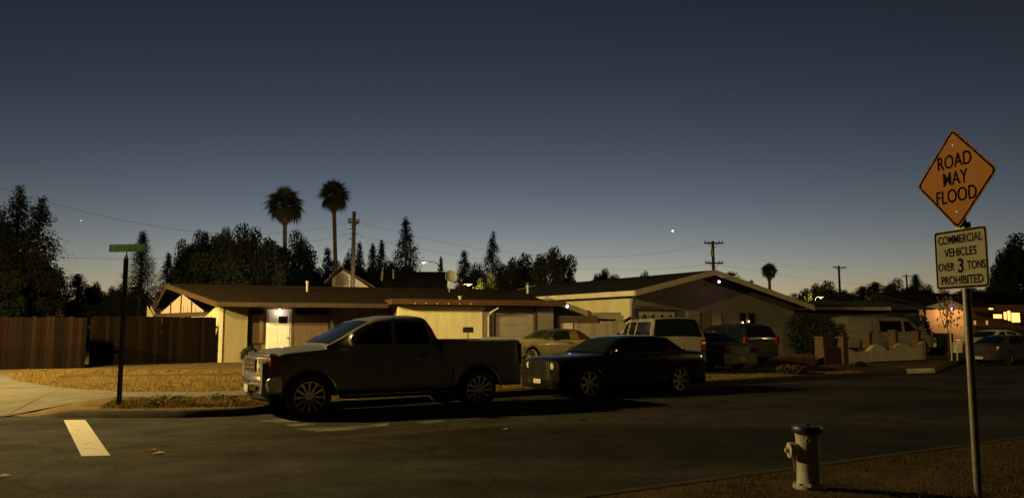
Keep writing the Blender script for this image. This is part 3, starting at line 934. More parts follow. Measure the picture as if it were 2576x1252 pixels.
rf3 = m.build('roof', mat('dark_green_roof', (.028, .032, .024), .95, var=.3, scale=5), house3)
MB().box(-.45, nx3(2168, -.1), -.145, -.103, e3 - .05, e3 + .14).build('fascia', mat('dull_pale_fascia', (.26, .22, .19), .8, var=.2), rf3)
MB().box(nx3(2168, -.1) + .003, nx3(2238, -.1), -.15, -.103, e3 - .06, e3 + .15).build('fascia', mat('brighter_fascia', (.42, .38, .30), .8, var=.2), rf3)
w_ = MB().box(nx3(2250), nx3(2290), .66, .697, .8, e3 - .3).build('window', FASCIADK, house3)
MB().box(nx3(2252), nx3(2288), .645, .658, .86, e3 - .36).build('pane', WINDARK, w_)
MB().tube([(2.2, 3, e3 + .3), (2.2, 3, e3 + .95)], .06, 8).build('vent_pipe', WHITETRIM, rf3, True)
# house beyond with a small pale gable
t = thing('far_pale_gable_house', 'far house with small pale gable above the low neighbour roof', 'house', (*at(2178, 775, 66).xy, .3), R(-6))
w2 = 26 / FPX * 66; zz0 = at(2178, 776, 66).z - .3; zz1 = at(2178, 757, 66).z - .3
MB().prism([(-w2, 0), (w2, 0), (w2, zz0), (.25, zz1 - .12), (-w2, zz0)], 0, 6).build('wall', WHITEST, t)
m = MB()
for sgn in (-1, 1):
    v = [(sgn * (w2 + .3), -.35, zz0 - .1), (.25, -.35, zz1), (.25, 6.2, zz1), (sgn * (w2 + .3), 6.2, zz0 - .1)]
    m.add(v + [(p[0], p[1], p[2] + .12) for p in v], [(0, 3, 2, 1), (4, 5, 6, 7), (0, 1, 5, 4), (1, 2, 6, 5), (2, 3, 7, 6), (3, 0, 4, 7)])
m.build('roof', ROOF2, t)

# ---- house with the orange lit wall
H4 = at(2334, 880, 52.0); H4.z = .3
H4Y = R(12)
house4 = thing('lit_wall_house', 'house with glowing orange garage wall behind the picket fence', 'house', H4, H4Y)
def nx4(px, yl=0.0):
    return hx(px, yl, H4, H4Y)
z4 = at(2380, 780, 53).z - .3
LITWALL = mat('peach_stucco', (.66, .50, .34), .9, var=.1, scale=1.5)
MB().box(0, nx4(2432), 0, .2, 0, z4 + .05).build('lit_wall', LITWALL, house4)
MB().box(nx4(2432) + .003, nx4(2468), .6, .8, 0, z4).build('wall', mat('dull_brown_stucco', (.14, .09, .05), .9, var=.2), house4)
MB().box(-.5, -.003, .1, 6, 0, z4 + .1).build('side_wall', WHITEST, house4)
m = MB()
v = [(-.9, -1.1, z4 + .12), (nx4(2468), -1.1, z4 + .12), (nx4(2468), 4, z4 + 1.2), (-.9, 4, z4 + 1.2)]
m.add(v + [(p[0], p[1], p[2] + .12) for p in v], [(0, 3, 2, 1), (4, 5, 6, 7), (0, 1, 5, 4), (1, 2, 6, 5), (2, 3, 7, 6), (3, 0, 4, 7)])
rf4 = m.build('roof', ROOF1, house4)
m = MB()
m.prism([(-1.0, z4 + .05), (nx4(2398), z4 + .05), (nx4(2400), z4 + .12), (.9, z4 + .62), (-1.0, z4 + .15)], -1.19, -1.11)
m.build('gable_trim', WHITEST, rf4)
bx('bench_box', BLACKTRIM, house4, .15, 1.3, -.8, -.3, .0, 1.15)
for xx in (nx4(2446, .6), nx4(2476, .6)):
    bb = bx('wall_lantern', BLACKTRIM, house4, xx - .06, xx + .06, .5, .597, 2.0, 2.1)
    bx('lantern_glass', glow('lantern_glass', (1, .5, .18), .5), bb, xx - .05, xx + .05, .50, .59, 1.72, 1.995)
for fx in (.3, .75):
    ll = bpy.data.lights.new('wall_wash_light', 'POINT'); ll.energy = 45; ll.color = (1, .50, .17); ll.shadow_soft_size = .1
    lo = bpy.data.objects.new('wall_wash_light', ll); COL.objects.link(lo); lo.parent = house4; lo.location = (fx * nx4(2432), -.95, z4 - .12)
    bb = bx('eave_lamp', BLACKTRIM, house4, fx * nx4(2432) - .08, fx * nx4(2432) + .08, -1.03, -.87, z4 - .02, z4 + .115)
security_light('violet light over the glowing orange wall', H4 + Vector((hc * nx4(2360), hs * nx4(2360), z4 + .06)) + Vector((.25, -1.3, 0)), H4Y, .8)

# ---- far house at the edge with bright orange windows
H6 = at(2478, 880, 66); H6.z = .3
house6 = thing('bright_window_house', 'far house with bright orange porch windows beside the dark tree', 'house', H6, R(10))
xw_ = lambda px: (at(px, 780, 66).x - H6.x)
zw_ = lambda py: at(2500, py, 66).z - .3
MB().box(-1.0, xw_(2680), 0, .2, 0, zw_(762)).build('wall', mat('brown_porch_wall', (.16, .09, .05), .9, var=.2), house6)
m = MB()
v = [(-1.6, -.9, zw_(762)), (xw_(2700), -.9, zw_(762)), (xw_(2700), 5, zw_(735)), (-1.6, 5, zw_(735))]
m.add(v + [(p[0], p[1], p[2] + .12) for p in v], [(0, 3, 2, 1), (4, 5, 6, 7), (0, 1, 5, 4), (1, 2, 6, 5), (2, 3, 7, 6), (3, 0, 4, 7)])
m.build('roof', ROOF2, house6)
ORANGE = glow('bright_orange_window', (1.0, .42, .10), 2.6)
for (pa, pb, ya, yb) in ((2488, 2500, 768, 778), (2500, 2524, 790, 800), (2530, 2538, 784, 803), (2541, 2549, 781, 806), (2552, 2576, 786, 810)):
    w_ = MB().box(xw_(pa) - .08, xw_(pb) + .08, -.06, -.004, zw_(yb) - .08, zw_(ya) + .08).build('window', FASCIADK, house6)
    MB().box(xw_(pa), xw_(pb), -.075, -.062, zw_(yb), zw_(ya)).build('pane', ORANGE, w_)

# ---- scalloped white front wall, brick gate pillars
BRICKP = mat('brown_brick_pillar', (.085, .052, .034), .9, var=.35, scale=9, bump=.5, bscale=30)
SCAL = mat('white_scalloped_plaster', (.52, .48, .36), .9, var=.25, scale=2.5, stretch=(2, 2, .4), bump=.3, bscale=30)
wa, wb = on_land(2130, 914), on_land(2329, 903)
dW = (wb - wa).xy
LW = dW.length
wall = thing('scalloped_wall', 'low white scalloped garden wall with brick piers in front of the grey van', 'garden wall', wa, math.atan2(dW.y, dW.x))
prof = [(0, .62), (.05, .60), (.12, .45), (.25, .47), (.32, .76), (.43, .76), (.49, .50), (.58, .52), (.64, .80), (.76, .80), (.80, .58), (.91, .58), (.97, .85), (1, .88)]
top = [(LW * f, h) for f, h in prof]
top_s = []
for k in range(81):
    x = LW * k / 80
    h = sum(interp(top, x + o_) for o_ in (-.2, -.1, 0, .1, .2)) / 5
    top_s.append((x, h))
MB().prism([(0, -.1)] + [(LW, -.1)] + top_s[::-1], 0, .16).build('scalloped_panel', SCAL, wall)
m = MB()
m.loft([[(x, y, h + .035 if y in (.0, .16) else h + .005) for x, h in top_s] for y in (-.03, -.0, .16, .19)])
m.build('coping', SCAL, wall, True)
for pxp, hh in ((2197, 1.35), (2263, 1.42), (2327, 1.35)):
    x = min(LW - .12, (pxp - 2130) / 199 * LW)
    po = bx('pier', BRICKP, wall, x - .17, x + .17, .20, .54, -.1, hh, .01)
    bx('pier_cap', BRICKP, po, x - .2, x + .2, .17, .57, hh + .002, hh + .07, .01)
for (pa, lab) in ((2070, 'broad brown brick gate pier next to the low brick wall'), (2121, 'narrower brown brick gate pier touching the white scalloped wall')):
    b_ = on_land(pa, 916)
    t = thing('gate_pier', lab, 'pillar', b_, R(31), 'brick gate piers')
    w_ = .22 if pa == 2070 else .17
    m = MB()
    m.box(-w_, w_, -w_, w_, -.1, 1.12)
    m.build('shaft', BRICKP, t, bevel=.012)
    bx('cap', BRICKP, t, -w_ - .04, w_ + .04, -w_ - .04, w_ + .04, 1.123, 1.2, .012)
    if pa == 2121:
        bx('gate_panel', mat('dark_red_gate', (.05, .02, .014), .8, var=.3), t, -1.25, -.2, -.03, .03, -.05, .75, .01)
ba, bb = on_land(1960, 917), on_land(2052, 918)
dB = (bb - ba).xy
lw = thing('low_brick_wall', 'low dark brick wall between the parked cars and the gate pier', 'garden wall', ba, math.atan2(dB.y, dB.x))
courses = 5
proto = MB().box(0, .29, 0, .12, 0, .085).build('brick', mat('dark_red_brick', (.06, .026, .018), .9, var=.4, scale=3), lw, bevel=.006)
first = True
for r_ in range(courses):
    x = -.15 * (r_ % 2)
    while x < dB.length - .1:
        o = proto if first else copy_part(proto, lw)
        first = False
        o.location = (x, random.uniform(-.003, .003), r_ * .095 - .02)
        x += .30

# picket fence and bin in front of the lit wall
PICK = mat('grey_white_picket', (.30, .27, .21), .85, var=.25, scale=4)
pa_, pb_ = on_land(2336, 883), on_land(2560, 877)
pa_.z = pb_.z = .33
board_fence('picket_fence', 'grey picket fence below the glowing orange wall', pa_, pb_, .16, 1.42, [PICK], gap=.035, jitter=.03, rails=(.35, 1.05), pointed=True)
bp = on_land(2361, 893)
t = thing('wheeled_bin', 'dark green wheeled bin by the picket fence', 'bin', bp, R(10))
BIN = mat('dark_green_plastic', (.012, .02, .014), .55, var=.2)
m = MB()
m.loft([[(-.24, -.28, .06), (.24, -.28, .06), (.24, .28, .06), (-.24, .28, .06)], [(-.31, -.36, 1.02), (.31, -.36, 1.02), (.31, .36, 1.02), (-.31, .36, 1.02)]], closed=True, cap=True)
m.build('body', BIN, t, bevel=.02)
MB().prism([(-.38, 1.022), (.38, 1.022), (.38, 1.06), (.2, 1.11), (-.3, 1.11), (-.38, 1.06)], -.33, .33, 'x').build('lid', BIN, t, bevel=.015)
for s_ in (-1, 1):
    MB().lathe([(.001, -.03), (.1, -.03), (.1, .03), (.001, .03)], 14, Matrix.Translation((s_ * .25, .3, .1)) @ Matrix.Rotation(R(90), 4, 'Y')).build('wheel', TYRE, t, True)

# ================================================================== STREET FURNITURE
# hydrant
hp = ground(2036, 1226, NZ)
hyd = thing('fire_hydrant', 'cream fire hydrant with dark top flange on the dry verge', 'fire hydrant', hp, R(31))
hyd.scale = (1, 1, .94)
HYD = mat('cream_hydrant_paint', (.40, .40, .355), .5, var=.2, scale=9, bump=.15, bscale=30)
HYDTOP = mat('dark_hydrant_top', (.02, .025, .03), .45, var=.3)
MB().lathe([(.001, -.02), (.155, -.02), (.155, .035), (.125, .045), (.118, .06), (.113, .2), (.113, .46), (.116, .52), (.12, .57), (.001, .57)], 28).build('barrel', HYD, hyd, True)
MB().lathe([(.001, .571), (.142, .571), (.148, .58), (.148, .63), (.14, .642), (.04, .65), (.03, .665), (.001, .667)], 28).build('top_flange', HYDTOP, hyd, True)
def nozzle(ang, z, r_, ln):
    M_ = Matrix.Rotation(ang, 4, 'Z') @ Matrix.Translation((.085, 0, z)) @ Matrix.Rotation(R(90), 4, 'Y')
    o = MB().lathe([(.001, 0), (r_ * .8, 0), (r_ * .8, ln * .5), (r_ * 1.1, ln * .52), (r_ * 1.1, ln * .95), (r_ * .95, ln), (r_ * .3, ln * 1.02), (r_ * .3, ln * 1.3), (.001, ln * 1.32)], 20, M_).build('nozzle', HYD, hyd, True)
    return o
nozzle(R(180 - 31), .39, .075, .11)
nozzle(R(-98 - 31), .50, .045, .05)
for k in range(8):
    a_ = k / 8 * math.tau
    MB().lathe([(.001, .06), (.014, .06), (.014, .034)], 6, Matrix.Translation((.135 * math.cos(a_), .135 * math.sin(a_), 0))).build('bolt', HYD, hyd)
a_ = R(180 - 31)
ch = MB()
ch.tube([((.13 - .03 * math.cos(k / 12 * math.pi)) * math.cos(a_) + .02 * math.sin(k / 12 * math.pi), (.13 - .03 * math.cos(k / 12 * math.pi)) * math.sin(a_), .36 - .2 * math.sin(k / 12 * math.pi)) for k in range(13)], .006, 5)
ch.build('chain', HYD, hyd, True)

def text_mesh(body, size, sx_=1.0, bold=0.0):
    cu = bpy.data.curves.new('lettering', 'FONT')
    cu.body = body
    cu.align_x = 'CENTER'
    cu.align_y = 'CENTER'
    cu.size = size
    cu.offset = bold
    cu.extrude = .0004
    o = bpy.data.objects.new('lettering_tmp', cu)
    COL.objects.link(o)
    dg = bpy.context.evaluated_depsgraph_get()
    me = bpy.data.meshes.new_from_object(o.evaluated_get(dg))
    bpy.data.objects.remove(o)
    bpy.data.curves.remove(cu)
    for v in me.vertices:
        v.co.x *= sx_
    return me

def add_text(body, size, sx_, material, parent, x, y, z, bold=.0, name='lettering'):
    """letters standing in the local xz plane, facing -y"""
    me = text_mesh(body, size, sx_, bold)
    me.materials.clear()
    me.materials.append(material)
    me.transform(Matrix.Translation((x, y, z)) @ Matrix.Rotation(R(90), 4, 'X'))
    me.name = name
    o = bpy.data.objects.new(name, me)
    COL.objects.link(o)
    o.parent = parent
    return o

# warning sign post (diamond + white plate), facing the traffic coming along the street
sp_ = ground(2462, 1262, NZ)
SIGNY = R(-76)
post = thing('sign_post', 'steel post carrying the orange diamond and white truck plate', 'sign post', sp_, SIGNY)
ztop = 3.75
m = MB()
m.tube([(0, 0, -.05), (0, 0, 1.6), (0, 0, 3.3)], .036, 12)
m.build('pole', GALV, post, True)
for z_ in (1.98, 2.5, 2.9):
    MB().box(-.05, .05, -.038, .045, z_, z_ + .06).build('bracket', GALV, post)
ORANGES = mat('amber_sign_face', (.22, .072, .0015), .6, var=.04, scale=3, spec=.2)
SIGNWHITE = mat('white_sign_face', (.20, .20, .16), .6, var=.1, scale=3, spec=.2)
SIGNBLACK = mat('black_sign_ink', (.010, .009, .008), 1.0, var=0, spec=0.0)
def rounded(poly, r_, n_=5):
    out = []
    L_ = len(poly)
    for i in range(L_):
        p0, p1, p2 = Vector(poly[i - 1]), Vector(poly[i]), Vector(poly[(i + 1) % L_])
        a_, b_ = p1 + (p0 - p1).normalized() * r_, p1 + (p2 - p1).normalized() * r_
        for k in range(n_ + 1):
            t_ = k / n_
            out.append(tuple((a_ * (1 - t_) + p1 * t_) * (1 - t_) + (p1 * (1 - t_) + b_ * t_) * t_))
    return out
def ring_face(mb_, outer, inner, y):
    n_ = len(outer)
    vs = [(p[0], y, p[1]) for p in outer] + [(p[0], y, p[1]) for p in inner]
    mb_.add(vs + [(v_[0], y + .0015, v_[2]) for v_ in vs], [(i, (i + 1) % n_, n_ + (i + 1) % n_, n_ + i) for i in range(n_)] + [(2 * n_ + i, 2 * n_ + (i + 1) % n_, i + (0 if 0 else 0) + 0, i) if False else (i, 2 * n_ + i, 2 * n_ + (i + 1) % n_, (i + 1) % n_) for i in range(n_)])
HD = .485
dz = at(2410, 450, sp_.y).z - NZ
diamond = thing('flood_sign', 'orange diamond warning sign reading ROAD MAY FLOOD', 'road sign', sp_, SIGNY)
poly = rounded([(0, dz - HD), (HD, dz), (0, dz + HD), (-HD, dz)], .05)
MB().prism(poly, -.055, -.051).build('plate', ORANGES, diamond)
m = MB()
o1 = rounded([(0, dz - HD + .016), (HD - .016, dz), (0, dz + HD - .016), (-HD + .016, dz)], .045)
o2 = rounded([(0, dz - HD + .040), (HD - .040, dz), (0, dz + HD - .040), (-HD + .040, dz)], .038)
ring_face(m, o1, o2, -.0575)
m.build('border', SIGNBLACK, diamond)
for txt, zz, sz in (('ROAD', .165, .185), ('MAY', .0, .185), ('FLOOD', -.165, .185)):
    add_text(txt, sz, .80, SIGNBLACK, diamond, 0, -.0585, dz + zz, .0012)
for s_ in (-1, 1):
    MB().lathe([(.001, .008), (.012, .006), (.014, 0)], 8, Matrix.Translation((0, -.055, dz + s_ * .32)) @ Matrix.Rotation(R(90), 4, 'X')).build('bolt', GALV, diamond, True)
wz0 = at(2425, 725, sp_.y).z - NZ
wz1 = at(2420, 577, sp_.y).z - NZ
wc, hh_ = (wz0 + wz1) / 2, (wz1 - wz0) / 2
plate = thing('truck_limit_sign', 'white plate reading COMMERCIAL VEHICLES OVER 3 TONS PROHIBITED', 'road sign', sp_, SIGNY)
WW = .31
MB().prism(rounded([(-WW, wc - hh_), (WW, wc - hh_), (WW, wc + hh_), (-WW, wc + hh_)], .035), -.043, -.039).build('plate', SIGNWHITE, plate)
m = MB()
ring_face(m, rounded([(-WW + .006, wc - hh_ + .006), (WW - .006, wc - hh_ + .006), (WW - .006, wc + hh_ - .006), (-WW + .006, wc + hh_ - .006)], .033),
          rounded([(-WW + .022, wc - hh_ + .022), (WW - .022, wc - hh_ + .022), (WW - .022, wc + hh_ - .022), (-WW + .022, wc + hh_ - .022)], .027), -.0455)
m.build('border', SIGNBLACK, plate)
add_text('COMMERCIAL', .112, .74, SIGNBLACK, plate, 0, -.0465, wc + .185, .0012)
add_text('VEHICLES', .112, .80, SIGNBLACK, plate, 0, -.0465, wc + .062, .0012)
add_text('OVER', .108, .72, SIGNBLACK, plate, -.178, -.0465, wc - .07, .0012)
add_text('3', .185, .85, SIGNBLACK, plate, .0, -.0465, wc - .07, .004)
add_text('TONS', .108, .72, SIGNBLACK, plate, .178, -.0465, wc - .07, .0012)
add_text('PROHIBITED', .112, .80, SIGNBLACK, plate, 0, -.0465, wc - .2, .0012)

# street name sign on its wooden post
np_ = on_land(299, 1022)
npost = thing('street_name_post', 'slim dark post of the green street name sign on the dry strip', 'sign post', np_, R(4))
zt_ = at(325, 652, np_.y).z - np_.z
WOODP = mat('dark_wood_post', (.022, .016, .010), .9, var=.3, scale=8, stretch=(2, 2, .2))
MB().loft([[(sx_ * .036, sy_ * .036, z) for sx_, sy_ in ((-1, -1), (1, -1), (1, 1), (-1, 1))] for z in (-.1, zt_)] + [[(sx_ * .01, sy_ * .01, zt_ + .1) for sx_, sy_ in ((-1, -1), (1, -1), (1, 1), (-1, 1))]], closed=True, cap=True).build('post', WOODP, npost)
zs0 = at(325, 633, np_.y).z - np_.z
zs1 = at(325, 614, np_.y).z - np_.z
MB().tube([(0, 0, zt_ + .05), (0, 0, zs0 + .02)], .018, 8).build('bracket', GALV, npost, True)
nsign = thing('street_name_sign', 'green street name sign reading SOCORRO AV', 'road sign', np_, R(-9))
xa2, xb2 = -(325 - 277) / FPX * np_.y * 1.02, (376 - 325) / FPX * np_.y * 1.02
GREENS = mat('green_sign_face', (.014, .075, .036), .8, var=.15, scale=4, spec=.1)
MB().prism(rounded([(xa2, zs0), (xb2, zs0), (xb2, zs1), (xa2, zs1)], .02), -.004, .004).build('plate', GREENS, nsign)
SIGNPALE = mat('pale_sign_letters', (.09, .15, .085), .8, spec=.1, var=.1)
hS = zs1 - zs0
add_text('SOCORRO', hS * .95, .72, SIGNPALE, nsign, xa2 + (xb2 - xa2) * .40, -.006, (zs0 + zs1) / 2, .001)
add_text('AV', hS * .6, .85, SIGNPALE, nsign, xa2 + (xb2 - xa2) * .89, -.006, (zs0 + zs1) / 2 - hS * .08, .001)

# mailbox by the garage drive
mp = at(1177, 905, 30.0); mp.z = land(mp.x, mp.y)
mbx = thing('mailbox', 'black mailbox on a thin post in front of the cream wall', 'mailbox', mp, R(15))
mz = at(1177, 836, 30).z - mp.z; mz1 = at(1177, 822, 30).z - mp.z
MB().tube([(0, 0, -.05), (0, 0, mz)], .022, 8).build('post', BLACKTRIM, mbx, True)
hw_, hh_ = .19, mz1 - mz
MB().prism([(-.1, mz), (.1, mz), (.1, mz + hh_ * .65), (.07, mz + hh_ * .92), (0, mz + hh_), (-.07, mz + hh_ * .92), (-.1, mz + hh_ * .65)], -hw_, hw_, 'x').build('box', BLACKTRIM, mbx, bevel=.006)
MB().box(-.02, .10, -.112, -.103, mz + .05, mz + .1).build('flag', REDLENS, mbx)

# utility poles and wires
POLEW = mat('creosote_pole', (.035, .025, .018), .95, var=.3, scale=5, stretch=(2, 2, .2))
def utility_pole(label, px, py_top, Y, r0, arms, extra=(), steps=0, lean=0.0):
    top = at(px, py_top, Y)
    z0 = .3
    t = thing('utility_pole', label, 'utility pole', (top.x, Y, z0), R(8), 'utility poles')
    H = top.z - z0
    MB().tube([(0, 0, -.1), (lean * H * .5, 0, H * .5), (lean * H, 0, H)], [r0, r0 * .85, r0 * .7], 10).build('pole', POLEW, t, True)
    for (py_, half) in arms:
        z = at(px, py_, Y).z - z0
        ar = MB().box(-half, half, -r0 - .1, -r0 + .02, z - .06, z + .06).build('crossarm', POLEW, t)
        for xi in (-.95, -.6, .6, .95):
            MB().lathe([(.001, .16), (.04, .14), (.055, .08), (.03, .05), (.02, 0)], 8, Matrix.Translation((xi * half, -r0 - .04, z + .06))).build('insulator', BLACKTRIM, ar, True)
        for xi in (-1, 1):
            MB().tube([(xi * half * .55, -r0 - .03, z - .05), (0, -r0 * .6, z - .5)], .02, 5).build('brace', POLEW, ar)
    for (py_, dxp, hw, hh) in extra:
        z = at(px, py_, Y).z - z0
        MB().lathe([(.001, -hh), (hw, -hh), (hw, hh * .8), (hw * .8, hh), (.001, hh)], 14, Matrix.Translation((dxp, -r0 - hw * .6, z))).build('transformer', GALV, t, True)
    for k in range(steps):
        z = H * (.62 + .36 * k / steps)
        MB().box(-.3 if k % 2 else .02, -.02 if k % 2 else .3, -.03, .03, z, z + .05).build('step_bolt', POLEW, t)
    return t
utility_pole('thick wooden pole rising in front of the white gable behind the ranch house', 891, 532, 50, .17, [(560, .35)], (), 10)
utility_pole('pole with two crossarms and a transformer beside the white edged gable peak', 1793, 606, 68, .17, [(612, .85), (662, .8)], [(636, -.16, .14, .32)])
utility_pole('single crossarm pole above the tree line between the palm and the diamond sign', 2110, 668, 95, .17, [(673, .85)])
utility_pole('faintest far pole above the tree line near the white plate', 2280, 690, 150, .2, [(695, 1.0)])
WIRE = mat('black_wire', (.015, .015, .016), .7, var=0)
def wire(label, a_, b_, sag, r_=.014):
    pts = []
    for k in range(25):
        t_ = k / 24
        p = a_.lerp(b_, t_)
        p.z -= sag * 4 * t_ * (1 - t_)
        pts.append(tuple(p))
    tag(MB().tube(pts, r_, 4).build('power_line', WIRE), label, 'cable', 'power lines')
pw = at(891, 556, 50)
wire('long power line sagging from the upper left sky to the thick wooden pole', at(-60, 452, 30), pw, 1.4, .006)
wire('low power line from the thick wooden pole behind the cypress', at(-60, 632, 40), at(891, 585, 50), .9, .006)
wire('power line from the thick wooden pole to the pole beside the gable', pw, at(1793, 612, 68), 1.7, .006)
wire('lower power line from the thick wooden pole to the double crossarm pole', at(891, 590, 50), at(1793, 664, 68), 1.2, .006)
wire('service drop from the thick wooden pole down to the far dark roof', at(892, 570, 50), at(1010, 672, 54), .4, .006)
wire('service drop from the thick wooden pole down into the left trees', at(890, 575, 50), at(800, 690, 52), .3, .006)
wire('power line between the two poles above the palm', at(1793, 612, 68), at(2110, 673, 95), .8, .006)
wire('far power line running on behind the road signs', at(2110, 673, 95), at(2280, 695, 150), .9, .006)
wire('power line running off behind the diamond sign', at(1793, 662, 68), at(2700, 700, 90), 1.6, .006)

# far lit street lamps
lp = at(1106, 700, 75)
fl, _ = street_lamp('lit street lamp with curved arm behind the white gable house', (lp.x, 75, .3), at(1106, 664, 75).z - .3, (-1, 0), 1.25, 120, 9, .07, rough_color=(1, .92, .75))
lp = at(318, 730, 62)
street_lamp('far small orange street lamp seen past the street name post', (lp.x, 62, .3), at(318, 722, 62).z - .3, (1, 0), .35, 25, 12, .05, rough_color=(1, .55, .22))
lp = at(1196, 720, 62)
street_lamp('hidden lamp lighting the yellow leaves beside the grey house roof', (lp.x - .9, 58, .3), at(1196, 722, 58).z - .3, (1, -.2), .3, 450, .3, .05)
lp = at(2022, 752, 78)
street_lamp('lamp buried in the tree line lighting yellow leaves above the low neighbour house', (lp.x, 75.2, .3), at(2026, 752, 75.2).z - .3, (1, 0), .3, 500, .3, .05)

# stars
def star(label, px, py, r_, st, col=(1, .97, .9)):
    Y = 2200
    p = at(px, py, Y)
    o = MB().lathe([(.001, r_), (r_ * .7, r_ * .7), (r_, 0), (r_ * .7, -r_ * .7), (.001, -r_)], 10).build('star', glow('star_%d' % int(st * 10), col, st))
    o.location = p
    tag(o, label, 'star', 'stars')
star('brightest evening star in the dusk sky above the grey gabled house', 1692, 581, 3.0, 2.2)
star('small star in the dusk sky above the street name sign', 204, 555, 2.0, .8)
for k, (a_, b_, lab) in enumerate(((903, 298, 'faint star high over the second palm'), (966, 297, 'faint star high to the side of the palms'), (1377, 297, 'faint star high over the middle of the sky'), (1837, 235, 'faint star high in the darker side of the sky'), (1352, 207, 'topmost faint star near the middle of the sky'))):
    star(lab, a_, b_, 1.2, .15)

# ================================================================== VEGETATION
def cards(centres, size, dirs=None, aspect=.55, r=None):
    """one small leaf-shaped quad at each centre; dirs gives the long axis (random if None)"""
    r = r or rng
    n = len(centres)
    c = np.asarray(centres, dtype=np.float64)
    s = np.broadcast_to(np.asarray(size, dtype=np.float64).reshape(-1, 1), (n, 1)) if np.ndim(size) else np.full((n, 1), size)
    a = r.normal(size=(n, 3)) if dirs is None else np.asarray(dirs, dtype=np.float64) + r.normal(size=(n, 3)) * .25
    a /= np.linalg.norm(a, axis=1, keepdims=True) + 1e-9
    b = np.cross(a, r.normal(size=(n, 3)))
    b /= np.linalg.norm(b, axis=1, keepdims=True) + 1e-9
    v = np.stack([c - a * s, c + b * s * aspect, c + a * s, c - b * s * aspect], axis=1).reshape(-1, 3)
    return v, np.arange(4 * n).reshape(-1, 4)

def proto_broadleaf(seed, mtl, n_clump=66, per=300, size=.016, top_heavy=.55, squash=1.0):
    r = np.random.default_rng(seed)
    # clump centres: inside an uneven egg-shaped volume (unit height, half width 0.5)
    cs = []
    while len(cs) < n_clump:
        p = r.uniform(-1, 1, 3)
        if np.linalg.norm(p) > 1:
            continue
        if np.linalg.norm(p) < .45 and r.random() < .7:
            continue
        cs.append(p)
    cs = np.array(cs) * np.array([.43, .43, .38]) + np.array([0, 0, .56])
    cs[:, 2] += .05 * np.sin(cs[:, 0] * 17 + seed) + .04 * np.cos(cs[:, 1] * 13 + seed)
    pts, sz = [], []
    for c in cs:
        rad = r.uniform(.08, .15)
        k = int(per * (rad / .1) ** 2)
        d = r.normal(size=(k, 3)); d /= np.linalg.norm(d, axis=1, keepdims=True)
        rr = rad * r.uniform(.45, 1.15, size=(k, 1))
        pts.append(c + d * rr * np.array([1, 1, .8]))
        sz.append(r.uniform(size * .6, size * 1.35, k))
    pts = np.concatenate(pts); sz = np.concatenate(sz)
    v, q = cards(pts, sz, r=r)
    root = thing('tree', None, None)
    cr = fast_mesh('crown', v, q, mtl, root)
    mb = MB()
    mb.tube([(0, 0, -.03), (.01, 0, .15), (-.01, .01, .32), (0, 0, .5)], [.035, .026, .02, .012], 8)
    for k in range(7):
        a_ = k * 2.4 + seed
        z0 = .24 + .03 * k
        mb.tube([(0, 0, z0), (.12 * math.cos(a_), .12 * math.sin(a_), z0 + .14), (.28 * math.cos(a_), .28 * math.sin(a_), z0 + .27)], [.014, .009, .004], 5)
    mb.build('trunk', BARK, root, True)
    return root

def proto_conifer(seed, mtl, tiers=26, width=.5, droop=.25, gap=.0, per=16, base=.06, power=.85, size=.018):
    r = np.random.default_rng(seed)
    pts, dirs, sz = [], [], []
    for k in range(tiers):
        z = base + (1 - base) * (k / tiers) ** .95
        if gap and r.random() < gap:
            continue
        w = width * (1 - (z - base) / (1 - base)) ** power * r.uniform(.75, 1.2) + .006
        nb = max(5, int(13 * (w / width) + 5))
        for j in range(nb):
            a_ = r.uniform(0, math.tau)
            ln = w * r.uniform(.75, 1.12)
            for i in range(per):
                t = ((i + r.random()) / per) ** .62
                p = np.array([math.cos(a_) * ln * t, math.sin(a_) * ln * t, z + .02 - droop * ln * t * t + r.normal() * .007])
                p += r.normal(size=3) * .010 * (1 + t)
                pts.append(p)
                dirs.append([math.cos(a_), math.sin(a_), -droop])
                sz.append(size * r.uniform(.6, 1.3) * (1.15 - .5 * t))
    v, q = cards(np.array(pts), np.array(sz), np.array(dirs), .38, r)
    root = thing('tree', None, None)
    fast_mesh('crown', v, q, mtl, root)
    mb = MB()
    mb.tube([(0, 0, -.03), (.003, 0, .4), (0, .003, .75), (0, 0, .985)], [.03, .02, .01, .002], 7)
    for k in range(12):
        a_ = k * 2.1; z = .12 + .06 * k
        mb.tube([(0, 0, z), (.6 * width * (1 - z) * math.cos(a_), .6 * width * (1 - z) * math.sin(a_), z - .03)], [.006, .002], 4)
    mb.build('trunk', BARK, root, True)
    return root

PROTO = {
    'oak': proto_broadleaf(3, LEAFDK), 'oak2': proto_broadleaf(8, LEAF, 60, 320, .0165), 'oak3': proto_broadleaf(15, LEAFDK, 74, 280, .015),
    'yellow': proto_broadleaf(21, LEAFYEL, 40, 200, .018),
    'fir': proto_conifer(5, NEEDLE, 44, .36, .35, .06, 26, .04, .8, .013), 'spire': proto_conifer(6, NEEDLE, 46, .42, .3, 0, 26, .03, .95, .013),
    'redwood': proto_conifer(9, NEEDLE, 40, .36, .2, .14, 26, .06, .65, .014), 'cypress': proto_conifer(12, LEAFDK, 90, .40, -.5, 0, 36, .01, 1.05, .008),
}
USED = set()

